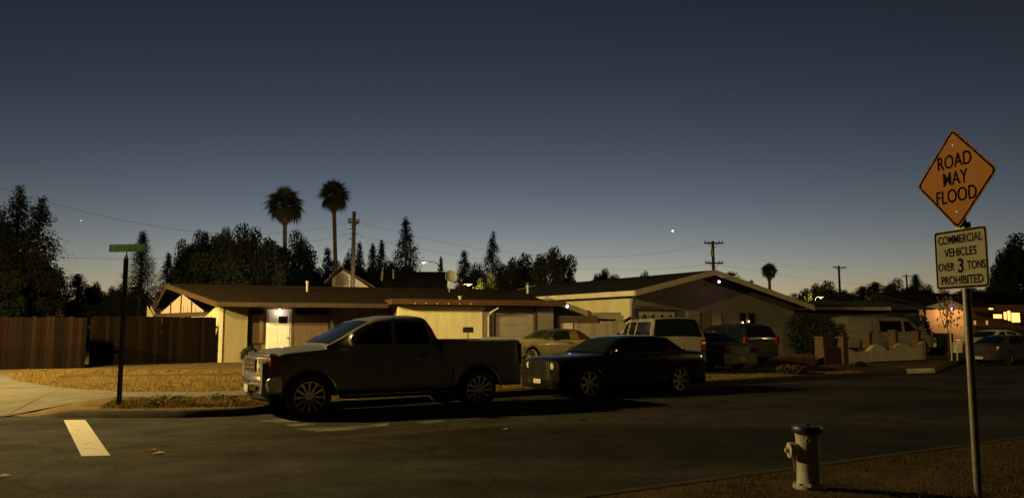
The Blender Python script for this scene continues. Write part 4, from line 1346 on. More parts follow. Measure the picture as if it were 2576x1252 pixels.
def tree(kind, name, label, px, py_top, half_px, Y, group, base_py=None, cat='tree', rz=None, wk=None):
    top = at(px, py_top, Y)
    z0 = .3
    H = top.z - z0
    W = half_px / FPX * Y
    src = PROTO[kind]
    if kind in USED:
        o = src.copy(); COL.objects.link(o)
        for ch in list(src.children):
            copy_part(ch, o)
    else:
        o = src; USED.add(kind)
    o.name = name
    o.location = (top.x, Y, z0)
    wid = {'oak': .55, 'oak2': .55, 'oak3': .55, 'yellow': .55, 'fir': .36, 'spire': .42, 'redwood': .36, 'cypress': .42}[kind]
    if kind in ('fir', 'spire', 'redwood', 'cypress'):
        vis = max(.2, min(1, (715 - py_top) / (850 - py_top)))
        W *= 1.18
        W /= vis ** {'fir': .75, 'spire': .9, 'redwood': .6, 'cypress': 1.05}[kind]
    o.scale = (W / wid, W / wid, H * (.985 if kind[:3] != 'oak' and kind != 'yellow' else 1.0))
    o.rotation_euler = (0, 0, random.uniform(0, 6.28) if rz is None else rz)
    for c_ in ('label', 'category', 'group'):
        if c_ in o:
            del o[c_]
    return tag(o, label, cat, group)

GL, GB, GR = 'trees beyond the board fence', 'trees behind the ranch house', 'trees along the far skyline'
tree('oak', 'broad_tree', 'dark round tree cut off at the upper left edge', -14, 512, 70, 46, GL)
tree('redwood', 'redwood_tree', 'tallest thin topped redwood at the far left', 50, 472, 62, 52, GL)
tree('redwood', 'redwood_tree', 'second thin topped redwood just inside the tallest one', 103, 500, 70, 50, GL, rz=2.0)
tree('oak3', 'broad_tree', 'wide dark tree under the two redwoods behind the reddish fence', 70, 610, 115, 44, GL)
tree('oak2', 'broad_tree', 'low dark tree behind the reddish fence at the left edge', -30, 660, 120, 40, GL)
tree('spire', 'young_conifer', 'small pale green conifer with two tops beside the redwoods', 197, 692, 32, 62, GL)
tree('oak2', 'small_tree', 'small rounded tree just left of the street name post', 236, 708, 34, 60, GL)
tree('oak', 'small_tree', 'low reddish dark tree behind the street name post', 293, 716, 55, 58, GL)
tree('oak3', 'hedge_tree', 'low hedge-like tree above the fence left of the street name post', 215, 750, 75, 50, GL)
tree('cypress', 'cypress_tree', 'slim pointed cypress behind the street name sign', 360, 588, 42, 47, GB)
tree('oak3', 'broad_tree', 'low dark tree at the foot of the cypress', 330, 722, 70, 50, GB)
tree('spire', 'young_conifer', 'little pointed conifer between the cypress and the big trees', 424, 640, 28, 60, GB)
tree('oak3', 'broad_tree', 'ragged dark tree on the left of the big tree mass', 490, 588, 66, 56, GB)
tree('oak2', 'broad_tree', 'ragged dark tree with its top just left of the big oak', 558, 572, 62, 57, GB)
tree('fir', 'fir_tree', 'feathery fir top poking out of the big dark tree mass', 520, 582, 40, 60, GB)
tree('oak', 'oak_tree', 'big dark oak in front of the first palm', 640, 568, 92, 50, GB)
tree('oak2', 'oak_tree', 'wide dark oak low behind the left end of the ranch roof', 545, 625, 125, 48, GB)
tree('oak3', 'oak_tree', 'dark oak right under the first palm', 735, 590, 85, 60, GB)
tree('oak', 'broad_tree', 'low dark tree between the two palms', 790, 655, 60, 64, GB)
tree('fir', 'small_fir', 'small fir peeping out left of the second palm trunk', 826, 622, 30, 66, GB)
tree('oak3', 'broad_tree', 'low dark tree at the foot of the second palm', 880, 640, 60, 64, GB)
tree('fir', 'small_fir', 'small fir just right of the thick wooden pole', 905, 606, 24, 68, GB)
tree('spire', 'small_fir', 'left one of the twin pointed firs above the far dark roof', 938, 615, 26, 72, GB)
tree('spire', 'small_fir', 'right one of the twin pointed firs above the far dark roof', 960, 608, 30, 72, GB, rz=1.4)
tree('fir', 'fir_tree', 'tall ragged fir standing alone right of the wooden pole', 1022, 545, 46, 66, GB)
tree('oak2', 'broad_tree', 'dark tree at the foot of the tall ragged fir', 985, 655, 75, 70, GB)
tree('spire', 'small_fir', 'tiny pointed conifer right of the lit far street lamp', 1109, 649, 15, 85, GB)
tree('fir', 'fir_tree', 'middle sized fir above the satellite dish', 1169, 629, 28, 80, GB)
tree('redwood', 'fir_tree', 'slender loose fir right of the satellite dish', 1240, 585, 30, 76, GB)
tree('oak3', 'broad_tree', 'dark tree at the foot of the slender loose fir', 1195, 668, 70, 72, GB)
tree('oak', 'oak_tree', 'dark tree between the slender fir and the round oak', 1300, 640, 75, 68, GB)
tree('oak2', 'oak_tree', 'round dark oak behind the ridge of the grey house', 1392, 622, 66, 64, GB)
tree('yellow', 'lit_tree', 'yellow lit leaves beside the roof of the grey house', 1222, 690, 50, 60, GB)
tree('oak2', 'small_tree', 'thin tree top above the middle of the grey roof', 1522, 676, 44, 85, GR)
tree('oak', 'small_tree', 'low tree top barely showing over the grey roof', 1615, 683, 30, 85, GR)
tree('fir', 'small_tree', 'bushy conifer right of the white gable peak', 1838, 682, 30, 75, GR)
tree('cypress', 'cypress_tree', 'tiny dark cypress left of the single palm', 1890, 707, 9, 85, GR)
tree('oak3', 'broad_tree', 'low dark tree below the single palm', 1950, 735, 62, 82, GR)
tree('oak', 'broad_tree', 'low rounded tree right of the single palm', 2062, 708, 66, 84, GR)
tree('yellow', 'lit_tree', 'yellow lit foliage low in the far tree line', 2030, 738, 26, 76, GR)
tree('oak2', 'broad_tree', 'dark tree under the single crossarm pole', 2120, 728, 50, 84, GR)
tree('spire', 'pointed_tree', 'first pointed tree right of the single crossarm pole', 2168, 722, 30, 84, GR)
tree('spire', 'pointed_tree', 'second pointed tree right of the single crossarm pole', 2200, 711, 34, 84, GR, rz=2)
tree('oak3', 'broad_tree', 'dark tree mass left of the white plate', 2262, 705, 62, 82, GR)
tree('cypress', 'cypress_tree', 'dark upright top next to the faintest far pole', 2303, 693, 15, 82, GR)
tree('oak', 'broad_tree', 'dark tree right behind the white plate', 2360, 730, 70, 80, GR)
tree('oak2', 'broad_tree', 'dark tree behind the lower end of the sign post', 2450, 718, 70, 78, GR)
tree('oak', 'broad_tree', 'tall dark tree cut off at the right edge', 2574, 592, 96, 76, GR)
tree('oak3', 'broad_tree', 'dark leafy tree right of the white plate', 2516, 655, 46, 74, GR)

for (kd, pxx, pyy, hw_, lab) in (('oak3', 1990, 742, 70, 'lowest dark tree left of the yellow lit foliage'), ('oak', 2105, 738, 75, 'low wide tree just right of the yellow lit foliage'), ('oak2', 2232, 726, 66, 'low wide tree between the pointed trees and the faintest pole'), ('oak3', 2322, 720, 66, 'low wide tree under the faintest far pole'), ('oak', 2405, 736, 66, 'low wide tree just behind the sign post'), ('oak2', 2485, 735, 60, 'low wide tree at the foot of the tall right edge tree')):
    tree(kd, 'broad_tree', lab, pxx, pyy, hw_, 80, GR)

# fan palms
def frond_mesh(n_leaf, spread, ln, r, droop):
    """one fan frond: stalk plus radiating leaflets, pointing along +x"""
    mb = MB()
    mb.tube([(0, 0, 0), (ln * .3, 0, .02), (ln * .5, 0, 0)], [.03, .022, .015], 4)
    for k in range(n_leaf):
        a_ = (k / (n_leaf - 1) - .5) * spread
        L = ln * .62 * (1 - .25 * abs(a_ / spread * 2)) * r.uniform(.9, 1.1)
        c0 = Vector((ln * .46, 0, 0))
        d = Vector((math.cos(a_), math.sin(a_), 0))
        sd = Vector((-d.y, d.x, 0)) * L * .055
        m1 = c0 + d * L * .55 + Vector((0, 0, -.03 * L))
        tip = c0 + d * L + Vector((0, 0, -droop * L))
        mb.add([c0, m1 + sd, tip, m1 - sd], [(0, 1, 2, 3)])
    return mb
def palm(label, px, py_crown, half_px, py_trunk0, Y, lean_px, seed, skirt_px, py_top):
    r = random.Random(seed)
    c = at(px, py_crown, Y)
    W = half_px / FPX * Y
    base_x = at(px + lean_px, 700, Y).x
    t = thing('fan_palm', label, 'palm tree', (base_x, Y, .3), 0, 'fan palms')
    H = c.z - .3
    dx = c.x - base_x
    MB().tube([(0, 0, -.1), (dx * .3, 0, H * .35), (dx * .7, 0, H * .7), (dx, 0, H * .98)], [.26, .17, .15, .16], 10).build('trunk', mat('palm_trunk', (.10, .07, .05), .95, var=.3, scale=6, bump=.6, bscale=10), t, True)
    live = MB()
    for k in range(64):
        a_ = k * 2.39996 + r.uniform(-.25, .25)
        f_ = k / 64
        el = R(84 - 128 * f_) + r.uniform(-.15, .15)
        f = frond_mesh(17, 3.4, W * r.uniform(.88, 1.18), r, .18 + .45 * f_ * r.uniform(.6, 1.2))
        M_ = Matrix.Translation((dx, 0, H)) @ Matrix.Rotation(a_, 4, 'Z') @ Matrix.Rotation(-el, 4, 'Y') @ Matrix.Rotation(r.uniform(-.7, .7), 4, 'X')
        live.add(f.v, f.f, M_)
    live.build('crown', PALMGREEN, t)
    dead = MB()
    hs_ = skirt_px / FPX * Y
    for k in range(70):
        a_ = k * 2.39996
        f_ = k / 70
        f = frond_mesh(8, 1.7, W * (.80 - .38 * f_) * r.uniform(.85, 1.1), r, .25)
        M_ = Matrix.Translation((dx, 0, H - .1 - hs_ * f_ * .62)) @ Matrix.Rotation(a_, 4, 'Z') @ Matrix.Rotation(R(48 + 34 * f_ + r.uniform(-6, 6)), 4, 'Y')
        dead.add(f.v, f.f, M_)
    dead.build('dead_frond_skirt', PALMDEAD, t)
palm('left tall fan palm above the dark oaks', 717, 520, 48, 575, 60, 4, 1, 40, 465)
palm('right tall fan palm beside the thick wooden pole', 840, 493, 41, 545, 62, 12, 2, 42, 452)
palm('single far fan palm on the skyline right of the grey house', 1935, 682, 21, 700, 85, 0, 3, 30, 660)

# shrubs, weeds
LEAFWEED = mat('weed_green', (.13, .13, .045), .8, var=.4)
def shrub(label, p, rx, rz_, mtl, n=900, size=.035, name='shrub', cat='shrub', flat=1.0, group=None, seed=1):
    r = np.random.default_rng(seed)
    t = thing(name, label, cat, p, 0, group)
    d = r.normal(size=(n, 3)); d /= np.linalg.norm(d, axis=1, keepdims=True)
    rad = r.uniform(.72, 1.05, (n, 1)) * (1 + .10 * np.sin(d[:, :1] * 6 + seed) * np.cos(d[:, 1:2] * 5))
    pts = d * rad * np.array([rx, rx, rz_]) + np.array([0, 0, rz_ * .95])
    pts[:, 2] = np.maximum(pts[:, 2], .02)
    v, q = cards(pts, r.uniform(size * .6, size * 1.3, n), r=r)
    fast_mesh('foliage', v, q, mtl, t)
    mb = MB()
    for k in range(5):
        a_ = k * 1.3
        mb.tube([(0, 0, -.03), (rx * .3 * math.cos(a_), rx * .3 * math.sin(a_), rz_ * .8), (rx * .6 * math.cos(a_), rx * .6 * math.sin(a_), rz_ * 1.4)], [.025, .015, .006], 5)
    mb.build('stem', BARK, t, True)
    return t
p = at(627, 905, 32.3); p.z = land(p.x, p.y)
shrub('clipped round green shrub beside the entrance of the ranch house', p, .34, .33, LEAF, 1600, .035, 'round_shrub')
p = at(2030, 895, 43.5); p.z = .34
shrub('large dark bush in front of the low neighbour house', p, 1.05, 1.15, LEAFDK, 3200, .07, 'large_bush', seed=2)
p = at(2085, 895, 42.5); p.z = .34
shrub('loose dark bush between the big bush and the grey van', p, .55, .95, LEAFDK, 1200, .06, 'large_bush', seed=3)
p = at(2310, 870, 46.0); p.z = .33
shrub('dark rounded shrub behind the hood of the grey van', p, .75, 1.15, LEAFDK, 2000, .07, 'large_bush', seed=4)
p = on_land(1990, 941)
shrub('low dark clump on the dry verge right of the black sedan', p, .55, .17, mat('dry_dark_weeds', (.05, .04, .02), .9, var=.4), 900, .05, 'weed_clump', seed=5)
p = on_land(2165, 921)
shrub('tiny green tuft at the foot of the white scalloped wall', p, .2, .10, LEAF, 300, .04, 'weed_clump', seed=6)
for k, (pxs, lab, rr) in enumerate((((412, 1014), 'largest green weed clump on the dry strip right of the name post', .32), ((448, 1010), 'smaller green weed beside the largest weed clump', .16), ((545, 1006), 'green weed on the dry strip left of the truck bumper', .2), ((588, 1010), 'small weed at the truck bumper', .12), ((395, 1022), 'low weed at the front edge of the dry strip', .14))):
    shrub(lab, on_land(*pxs), rr, .05 + rr * .12, LEAFWEED, int(170 * rr / .2), .026, 'weed_clump', seed=10 + k)
for k, (pxx, rr, hh, lab) in enumerate(((1135, .35, .30, 'tall grassy plant left of the mailbox'), (1215, .5, .38, 'bushy plant right of the mailbox'), (1270, .55, .34, 'wide bushy plant in front of the grey garage door'), (1160, .3, .25, 'low plant under the mailbox'))):
    p = at(pxx, 900, 29.2); p.z = land(p.x, p.y)
    shrub(lab, p, rr, hh + .12, LEAF, 1300, .045, 'garden_shrub', seed=20 + k)
# spiky stems against the cream wall
p = at(1150, 900, 29.6); p.z = land(p.x, p.y)
t = thing('tall_weeds', 'thin spiky stems standing against the bright cream wall', 'plant', p)
for k in range(16):
    x = -.65 + k * .085 + random.uniform(-.03, .03)
    h = random.uniform(.75, 1.12)
    MB().tube([(x, 0, 0), (x + random.uniform(-.04, .04), 0, h * .6), (x + random.uniform(-.1, .1), 0, h)], [.012, .009, .003], 4).build('stem', LEAF, t)
# young street tree with white guard stake
p = on_land(2388, 906)
t = thing('young_street_tree', 'thin young tree with pale stake in front of the picket fence', 'tree', p)
zt2 = at(2388, 742, p.y).z - p.z
MB().tube([(0, 0, -.05), (.02, 0, zt2 * .4), (-.03, 0, zt2 * .75), (.02, 0, zt2)], [.028, .022, .015, .005], 7).build('trunk', BARK, t, True)
MB().tube([(.14, .0, -.05), (.13, 0, 1.5)], .04, 8).build('stake', mat('pale_stake', (.42, .38, .30), .8, var=.2), t, True)
MB().tube([(.42, .0, -.05), (.42, 0, .62)], .04, 8).build('short_stake', MATS['pale_stake'], t, True)
r = np.random.default_rng(5)
pts = np.stack([r.normal(0, .28, 170) + .12, r.normal(0, .25, 170), r.uniform(zt2 * .5, zt2 * 1.0, 170)], axis=1)
v, q = cards(pts, r.uniform(.06, .11, 170), np.tile([[0, 0, -1.0]], (170, 1)), .5, r)
fast_mesh('crown', v, q, mat('olive_leaf', (.10, .075, .025), .8, var=.4), t)

# dry grass blades and litter: nobody could count these
def grass(name, label, pts, h0, h1, mtl, w=.006, lean=.6):
    n = len(pts)
    p = np.asarray(pts)
    h = rng.uniform(h0, h1, (n, 1))
    az = rng.uniform(0, math.tau, n)
    side = np.stack([np.cos(az), np.sin(az), np.zeros(n)], 1) * w
    ln = np.stack([rng.normal(0, lean, n), rng.normal(0, lean, n), np.ones(n)], 1)
    ln /= np.linalg.norm(ln, axis=1, keepdims=True)
    v = np.stack([p - side, p + side, p + ln * h + side * .2, p + ln * h - side * .2], 1).reshape(-1, 3)
    o = fast_mesh(name, v, np.arange(4 * n).reshape(-1, 4), mtl)
    return tag(o, label, 'grass', kind='stuff')
def scatter(n, q0, q1, s0, s1, cond=None):
    out = []
    while len(out) < n:
        q, s = rng.uniform(q0, q1), rng.uniform(s0, s1)
        if cond and not cond(q, s):
            continue
        out.append((*from_qs(q, s), lift(q, s) - .005))
    return out
qa = to_qs(*on_land(240, 1030).xy)[0]
qd1 = to_qs(*on_land(1395, 985).xy)[0]
def patchy(q, s):
    return math.sin(q * 2.1 + 1.3 * math.sin(s * 2)) + math.sin(s * 3.1 + q) > rng.uniform(-2.2, 1.2)
grass('dry_strip_grass', 'patchy straw grass on the strip along the far kerb', scatter(30000, qa, qd1, .25, 2.55, lambda q, s: s > .25 + 0 and s < 2.5 and s < 99 and (s < .5 + (q - qa) * 1.6 + .0 or True) and s > interp(LO, q) * 0 and (q > q_walk0 or s < interp(LO, q)) and patchy(q, s)), .03, .10, STRAW)
qb = to_qs(*on_land(620, 960).xy)[0]
grass('dry_lawn_grass', 'dry yellow lawn between the sidewalk and the board fence', scatter(42000, to_qs(*on_land(-20, 950).xy)[0], qb + 6, 3.95, 12.5, lambda q, s: s > (interp(HI, q) if q < q_walk0 else 3.9) + .05), .03, .09, STRAW)
qc = to_qs(*on_land(1760, 965).xy)[0]
grass('far_verge_grass', 'dull dry grass on the far verge beyond the black sedan', scatter(16000, qc, qc + 9, .25, 2.55, patchy), .03, .09, STRAW2)
nv = []
while len(nv) < 26000:
    tt, nn = rng.uniform(-4, 12), rng.uniform(2.5, NEARK - .2)
    if math.sin(tt * 2.3 + nn) + math.sin(nn * 3.7 - tt) < rng.uniform(-2.0, 1.5):
        continue
    nv.append((*street(tt, nn), NZ - .01))
grass('near_verge_grass', 'brown dry grass on the near verge around the hydrant', nv, .02, .08, mat('brown_dry_grass', (.11, .08, .038), 1.0, spec=.05, var=.4), .004, .8)
# edging board across the lawn
ea, eb = on_land(150, 949), on_land(610, 944)
pts = [ea.lerp(eb, k / 12) for k in range(13)]
mb = MB()
mb.loft([[(p.x, p.y + o_, land(p.x, p.y) + z_) for p in pts] for o_, z_ in ((-.04, -.02), (-.04, .07), (.04, .07), (.04, -.02))])
tag(mb.build('lawn_edging', mat('dark_edging_wood', (.05, .036, .022), .9, var=.3)), 'long dark wooden edging strip lying across the dry lawn', 'edging')
# fallen leaves
LEAFDRY = mat('dry_fallen_leaf', (.34, .24, .07), .8, var=.3)
for k, (a_, b_, lab) in enumerate(((398, 1140, 'yellow fallen leaf lying on the centre line near the stop line'), (384, 1131, 'fallen leaf just above the yellow leaf on the centre line'), (1415, 1050, 'small orange leaf on the asphalt below the gap between truck and sedan'), (1465, 1058, 'small orange leaf on the asphalt below the black sedan front'), (1270, 1080, 'dark leaf on the asphalt below the truck tail'), (8, 1198, 'tiny pale leaf on the road at the lower left edge'))):
    p = ground(a_, b_, .012)
    o = MB().add([(-.09, 0, 0), (-.02, -.045, .012), (.09, -.01, .02), (-.01, .05, .03), (0, 0, .004)], [(0, 1, 4), (1, 2, 4), (2, 3, 4), (3, 0, 4)]).build('fallen_leaf', LEAFDRY)
    o.location = p
    o.rotation_euler = (0, 0, k * 1.3)
    tag(o, lab, 'leaf', 'leaves on the road')

# ================================================================== VEHICLES
def sm(tab, x, d=.06):
    return (interp(tab, x - d) + 2 * interp(tab, x) + interp(tab, x + d)) / 4

WHEELS = {}
def wheel_meshes(Rt, rr, w, spokes, rim_mat, style):
    key = (Rt, rr, w, spokes, rim_mat.name, style)
    if key in WHEELS:
        return WHEELS[key]
    RX = Matrix.Rotation(R(-90), 4, 'X')          # lathe axis z -> +y (outer side)
    h = w / 2
    ty = MB().lathe([(rr * .98, -h), (Rt * .93, -h), (Rt * .985, -h * .8), (Rt, -h * .5), (Rt, h * .5), (Rt * .985, h * .8), (Rt * .93, h), (rr * 1.06, h * 1.02), (rr * .99, h * .92)], 40, RX)
    tyre = ty.build('tyre', TYRE, None, True, angle=50)
    rm = MB()
    rm.lathe([(rr * 1.0, h * .95), (rr * .99, h * 1.0), (rr * .93, h * .98), (rr * .90, h * .6), (rr * .88, -h * .6)], 40, RX)
    rm.lathe([(.001, h * .78), (rr * .16, h * .78), (rr * .2, h * .66), (rr * .2, h * .2), (.001, h * .2)], 20, RX)
    hwd = rr * (.055 if spokes > 8 else .11)
    for k in range(spokes):
        M_ = Matrix.Rotation(k / spokes * math.tau, 4, 'Y')
        rm.add([(-hwd, h * .45, rr * .15), (hwd, h * .45, rr * .15), (hwd, h * .7, rr * .15), (-hwd, h * .7, rr * .15),
                (-hwd * 1.5, h * .6, rr * .93), (hwd * 1.5, h * .6, rr * .93), (hwd * 1.5, h * .88, rr * .93), (-hwd * 1.5, h * .88, rr * .93)],
               [(0, 1, 2, 3), (7, 6, 5, 4), (0, 4, 5, 1), (1, 5, 6, 2), (2, 6, 7, 3), (3, 7, 4, 0)], M_)
    rim = rm.build('rim', rim_mat, None, True, angle=30)
    dk = MB().lathe([(.001, -h * .1), (rr * .9, -h * .1), (rr * .9, -h * .2), (.001, -h * .2)], 24, RX).build('brake_disc', BLACKTRIM, None, True)
    band = None
    if style == 'whitewall':
        band = MB().lathe([(rr * 1.07, h * 1.03), (rr * 1.07, h * 1.06), (rr * 1.24, h * 1.05), (rr * 1.24, h * 1.0)], 40, RX).build('whitewall_band', WHITETRIM, None, True)
    WHEELS[key] = [o for o in (tyre, rim, dk, band) if o]
    return WHEELS[key]
FRESH = set()

def add_wheel(root, x, y, Rt, rr, w, spokes, rim_mat, style='plain', steer=0.0):
    hub = thing('wheel', None, None)
    hub.parent = root
    hub.location = (x, y, Rt)
    hub.rotation_euler = (0, 0, (0 if y > 0 else math.pi) + steer)
    hub.empty_display_size = .1
    for o in wheel_meshes(Rt, rr, w, spokes, rim_mat, style):
        if o.name in FRESH:
            c = copy_part(o, hub)
        else:
            FRESH.add(o.name)
            o.parent = hub
    return hub

class Car:
    def __init__(self, **k):
        self.__dict__.update(k)
        self.roof = sorted(self.roof)
        self.top = sorted(self.top)
        self.hw = sorted(self.hw)
        self.root = thing(self.name, self.label, self.cat, self.loc, self.yaw, self.group)
        self.build_body()
        self.build_cabin()
        for x in (self.wf, self.wr):
            for s in (1, -1):
                add_wheel(self.root, x, s * self.track, self.Rt, self.rr, self.tw, self.spokes, self.rim, self.wstyle, self.steer if x == self.wf else 0)

    tw, spokes, wstyle, steer, group, crown, zc, bed = .22, 10, 'plain', 0.0, None, .03, None, None
    rim = CHROME

    def bot(self, x):
        z = sm(self.sillt, x, .03) if hasattr(self, 'sillt') else self.sill
        for xa in (self.wf, self.wr):
            d = abs(x - xa)
            if d < self.archR:
                z = max(z, self.Rt + math.sqrt(max(0, self.archR ** 2 - d * d)) * .98)
        return z

    def section(self, x):
        zb, zt, w = self.bot(x), sm(self.top, x), sm(self.hw, x, .04)
        zm = min(max(self.zm, zb + .1), zt - .12)
        zb = min(zb, zm - .06)
        pts = [(0, zb), (w - .14, zb), (w - .03, zb), (w - .005, zb + min(.06, (zm - zb) * .4)), (w + .004, (zb + zm) / 2), (w, zm), (w - .022, zt - .09), (w - .055, zt - .03), (w - .12, zt)]
        if self.bed and self.bed[0] < x < self.bed[1]:
            pts += [(w - .14, zt - .5), (0, zt - .5)]
        else:
            pts += [(w * .5, zt + self.crown * .8), (0, zt + self.crown)]
        return pts

    def side_y(self, x, z):
        s = self.section(x)[2:9]
        if z <= s[0][1]:
            return s[0][0]
        for (y0, z0), (y1, z1) in zip(s, s[1:]):
            if z <= z1:
                return y0 + (y1 - y0) * (z - z0) / max(1e-6, z1 - z0)
        return s[-1][0]

    def build_body(self):
        xs = set(np.linspace(self.xr, self.xf, 60))
        for xa in (self.wf, self.wr):
            for a_ in np.linspace(0, math.pi, 25):
                xs.add(round(xa + self.archR * math.cos(a_), 4))
        if self.bed:
            for b_ in self.bed:
                xs |= {b_ - .001, b_ + .001}
        xs = sorted(x for x in xs if self.xr <= x <= self.xf)
        rings = []
        for x in xs:
            s = self.section(x)
            rings.append([(x, y, z) for y, z in s] + [(x, -y, z) for y, z in s[-2:0:-1]])
        mb = MB().loft(rings, closed=True, cap=True)
        self.body = mb.build('body', self.paint, self.root, True, angle=35)
        mb = MB()
        for xa in (self.wf, self.wr):
            w = sm(self.hw, xa) - self.tw - .06
            mb.box(xa - self.archR + .01, xa + self.archR - .01, -w, w, self.Rt * .8, self.Rt + self.archR - .03)
        mb.box(self.wr + .2, self.wf - .2, -.55, .55, self.sill - .1, self.sill + .05)
        mb.build('wheel_well', BLACKTRIM, self.root)
        for xa in (self.wf, self.wr):
            for s in (1, -1):
                pts = []
                for a_ in np.linspace(.05, math.pi - .05, 22):
                    x, z = xa + (self.archR) * math.cos(a_), self.Rt + self.archR * math.sin(a_) * .98
                    pts.append((x, s * (self.side_y(x, z + .03) + .004), z))
                MB().tube(pts, .016, 6).build('arch_lip', self.paint, self.root, True)

    # cabin -----------------------------------------------------------
    def cab_y(self, z):
        return self.gb - (self.gb - self.gr) * (z - self.belt) / (self.zr - self.belt)

    def cab_top(self, x):
        return sm(self.roof, x, .05)

    def build_cabin(self):
        x0, x1 = self.roof[0][0], self.roof[-1][0]
        xs = sorted(set(np.linspace(x0, x1, 44)) | {p[0] for p in self.roof})
        rings = []
        for x in xs:
            zt = max(self.belt + .004, self.cab_top(x))
            h = zt - self.belt
            yb = self.cab_y(self.belt)
            ys = self.cab_y(self.belt + h * .5), self.cab_y(self.belt + h * .86)
            half = [(yb, self.belt - .06), (yb, self.belt), (ys[0], self.belt + h * .5), (ys[1], self.belt + h * .86), (self.cab_y(zt) - .035, zt - h * .035), (self.cab_y(zt) - .10, zt), (self.gr * .5, zt + min(.022, h * .2)), (0, zt + min(.03, h * .3))]
            rings.append([(x, y, z) for y, z in half] + [(x, -y, z) for y, z in half[-2::-1]])
        self.cabin = MB().loft(rings, cap=True).build('cabin', getattr(self, 'roofpaint', self.paint), self.root, True, angle=40)
        for poly in self.windows:
            for s in (1, -1):
                self.side_window(poly, s)
        for nm, (xa, xb) in (('windshield', self.ws), ('rear_window', self.rw)):
            if xa is None:
                continue
            rings = []
            sgn = 1 if nm == 'windshield' else -1
            for x in np.linspace(xa, xb, 9):
                zt = self.cab_top(x)
                w = self.cab_y(zt) - .085
                h = zt - self.belt
                rings.append([(x + sgn * .008, w * f, zt + .010 + min(.026, h * .25) * (1 - f * f)) for f in np.linspace(-1, 1, 9)])
            MB().loft(rings).build(nm, getattr(self, 'glass', GLASSDK), self.root, True)

    def side_window(self, poly, s):
        poly = rounded(poly, .035, 3)
        n = len(poly)
        out = [(x, s * (self.cab_y(z) + .006), z) for x, z in poly]
        inn = [(x, s * (self.cab_y(z) - .02), z) for x, z in poly]
        MB().add(out + inn, [tuple(range(n)), tuple(range(2 * n - 1, n - 1, -1))] + [(i, (i + 1) % n, n + (i + 1) % n, n + i) for i in range(n)]).build('side_window', getattr(self, 'glass', GLASSDK), self.root)

    # parts -----------------------------------------------------------
    def panel(self, name, x0, x1, z0, z1, s, mtl=None, off=.004, parent=None, nx=6, nz=8):
        g = []
        for j in range(nz + 1):
            z = z0 + (z1 - z0) * j / nz
            g.append([(x0 + (x1 - x0) * i / nx, s * (self.side_y(x0 + (x1 - x0) * i / nx, z) + off), z) for i in range(nx + 1)])
        m = MB().loft(g)
        rim = g[0] + [r_[-1] for r_ in g[1:]] + g[-1][-2::-1] + [r_[0] for r_ in g[-2:0:-1]]
        m.loft([rim + [rim[0]], [(p[0], p[1] - s * (off + .01), p[2]) for p in rim + [rim[0]]]])
        return m.build(name, mtl or self.paint, parent or self.root, True, angle=30)

    def door(self, x0, x1, z0, z1, hx_, hz, handle=None):
        for s in (1, -1):
            d = self.panel('door', x0, x1, z0, z1, s)
            y = self.side_y(hx_, hz)
            MB().tube([(hx_ - .09, s * (y + .01), hz), (hx_ - .07, s * (y + .045), hz), (hx_ + .07, s * (y + .045), hz), (hx_ + .09, s * (y + .01), hz)], .014, 6).build('handle', handle or self.paint, d, True)

    def mirror(self, x, z, mtl=None, size=(.09, .13, .1)):
        for s in (1, -1):
            y = self.cab_y(max(z, self.belt))
            m = MB()
            a_, b_, c_ = size
            rings = []
            for f, k in ((0, .5), (.25, .95), (.7, 1), (1, .7)):
                rings.append([(x + a_ * k * math.cos(t_), s * (y + .04 + b_ * f * 1.4), z + c_ * k * math.sin(t_)) for t_ in np.linspace(0, math.tau, 11)[:-1]])
            m.loft(rings, closed=True, cap=True)
            m.build('mirror', mtl or self.paint, self.root, True)

    def bar(self, name, prof, xbase, half, mtl, curve=.12, parent=None, n=13, smooth=True, y0=None):
        """profile (dx, z) swept across the car; x falls back towards the sides by curve"""
        rings = []
        for f in np.linspace(-1, 1, n):
            y = f * half
            dx = -curve * abs(f) ** 3
            rings.append([(xbase + (d_ if xbase > 0 else -d_) + (dx if xbase > 0 else -dx), y, z) for d_, z in prof])
        return MB().loft(rings, closed=True, cap=True).build(name, mtl, parent or self.root, smooth, angle=40)

    def block(self, name, x0, x1, y0, y1, z0, z1, mtl, parent=None, bevel=.012, both=False):
        o = None
        for s in ((1, -1) if both else (1,)):
            o = MB().box(x0, x1, s * y0, s * y1, z0, z1).build(name, mtl, parent or self.root, bevel=bevel)
        return o

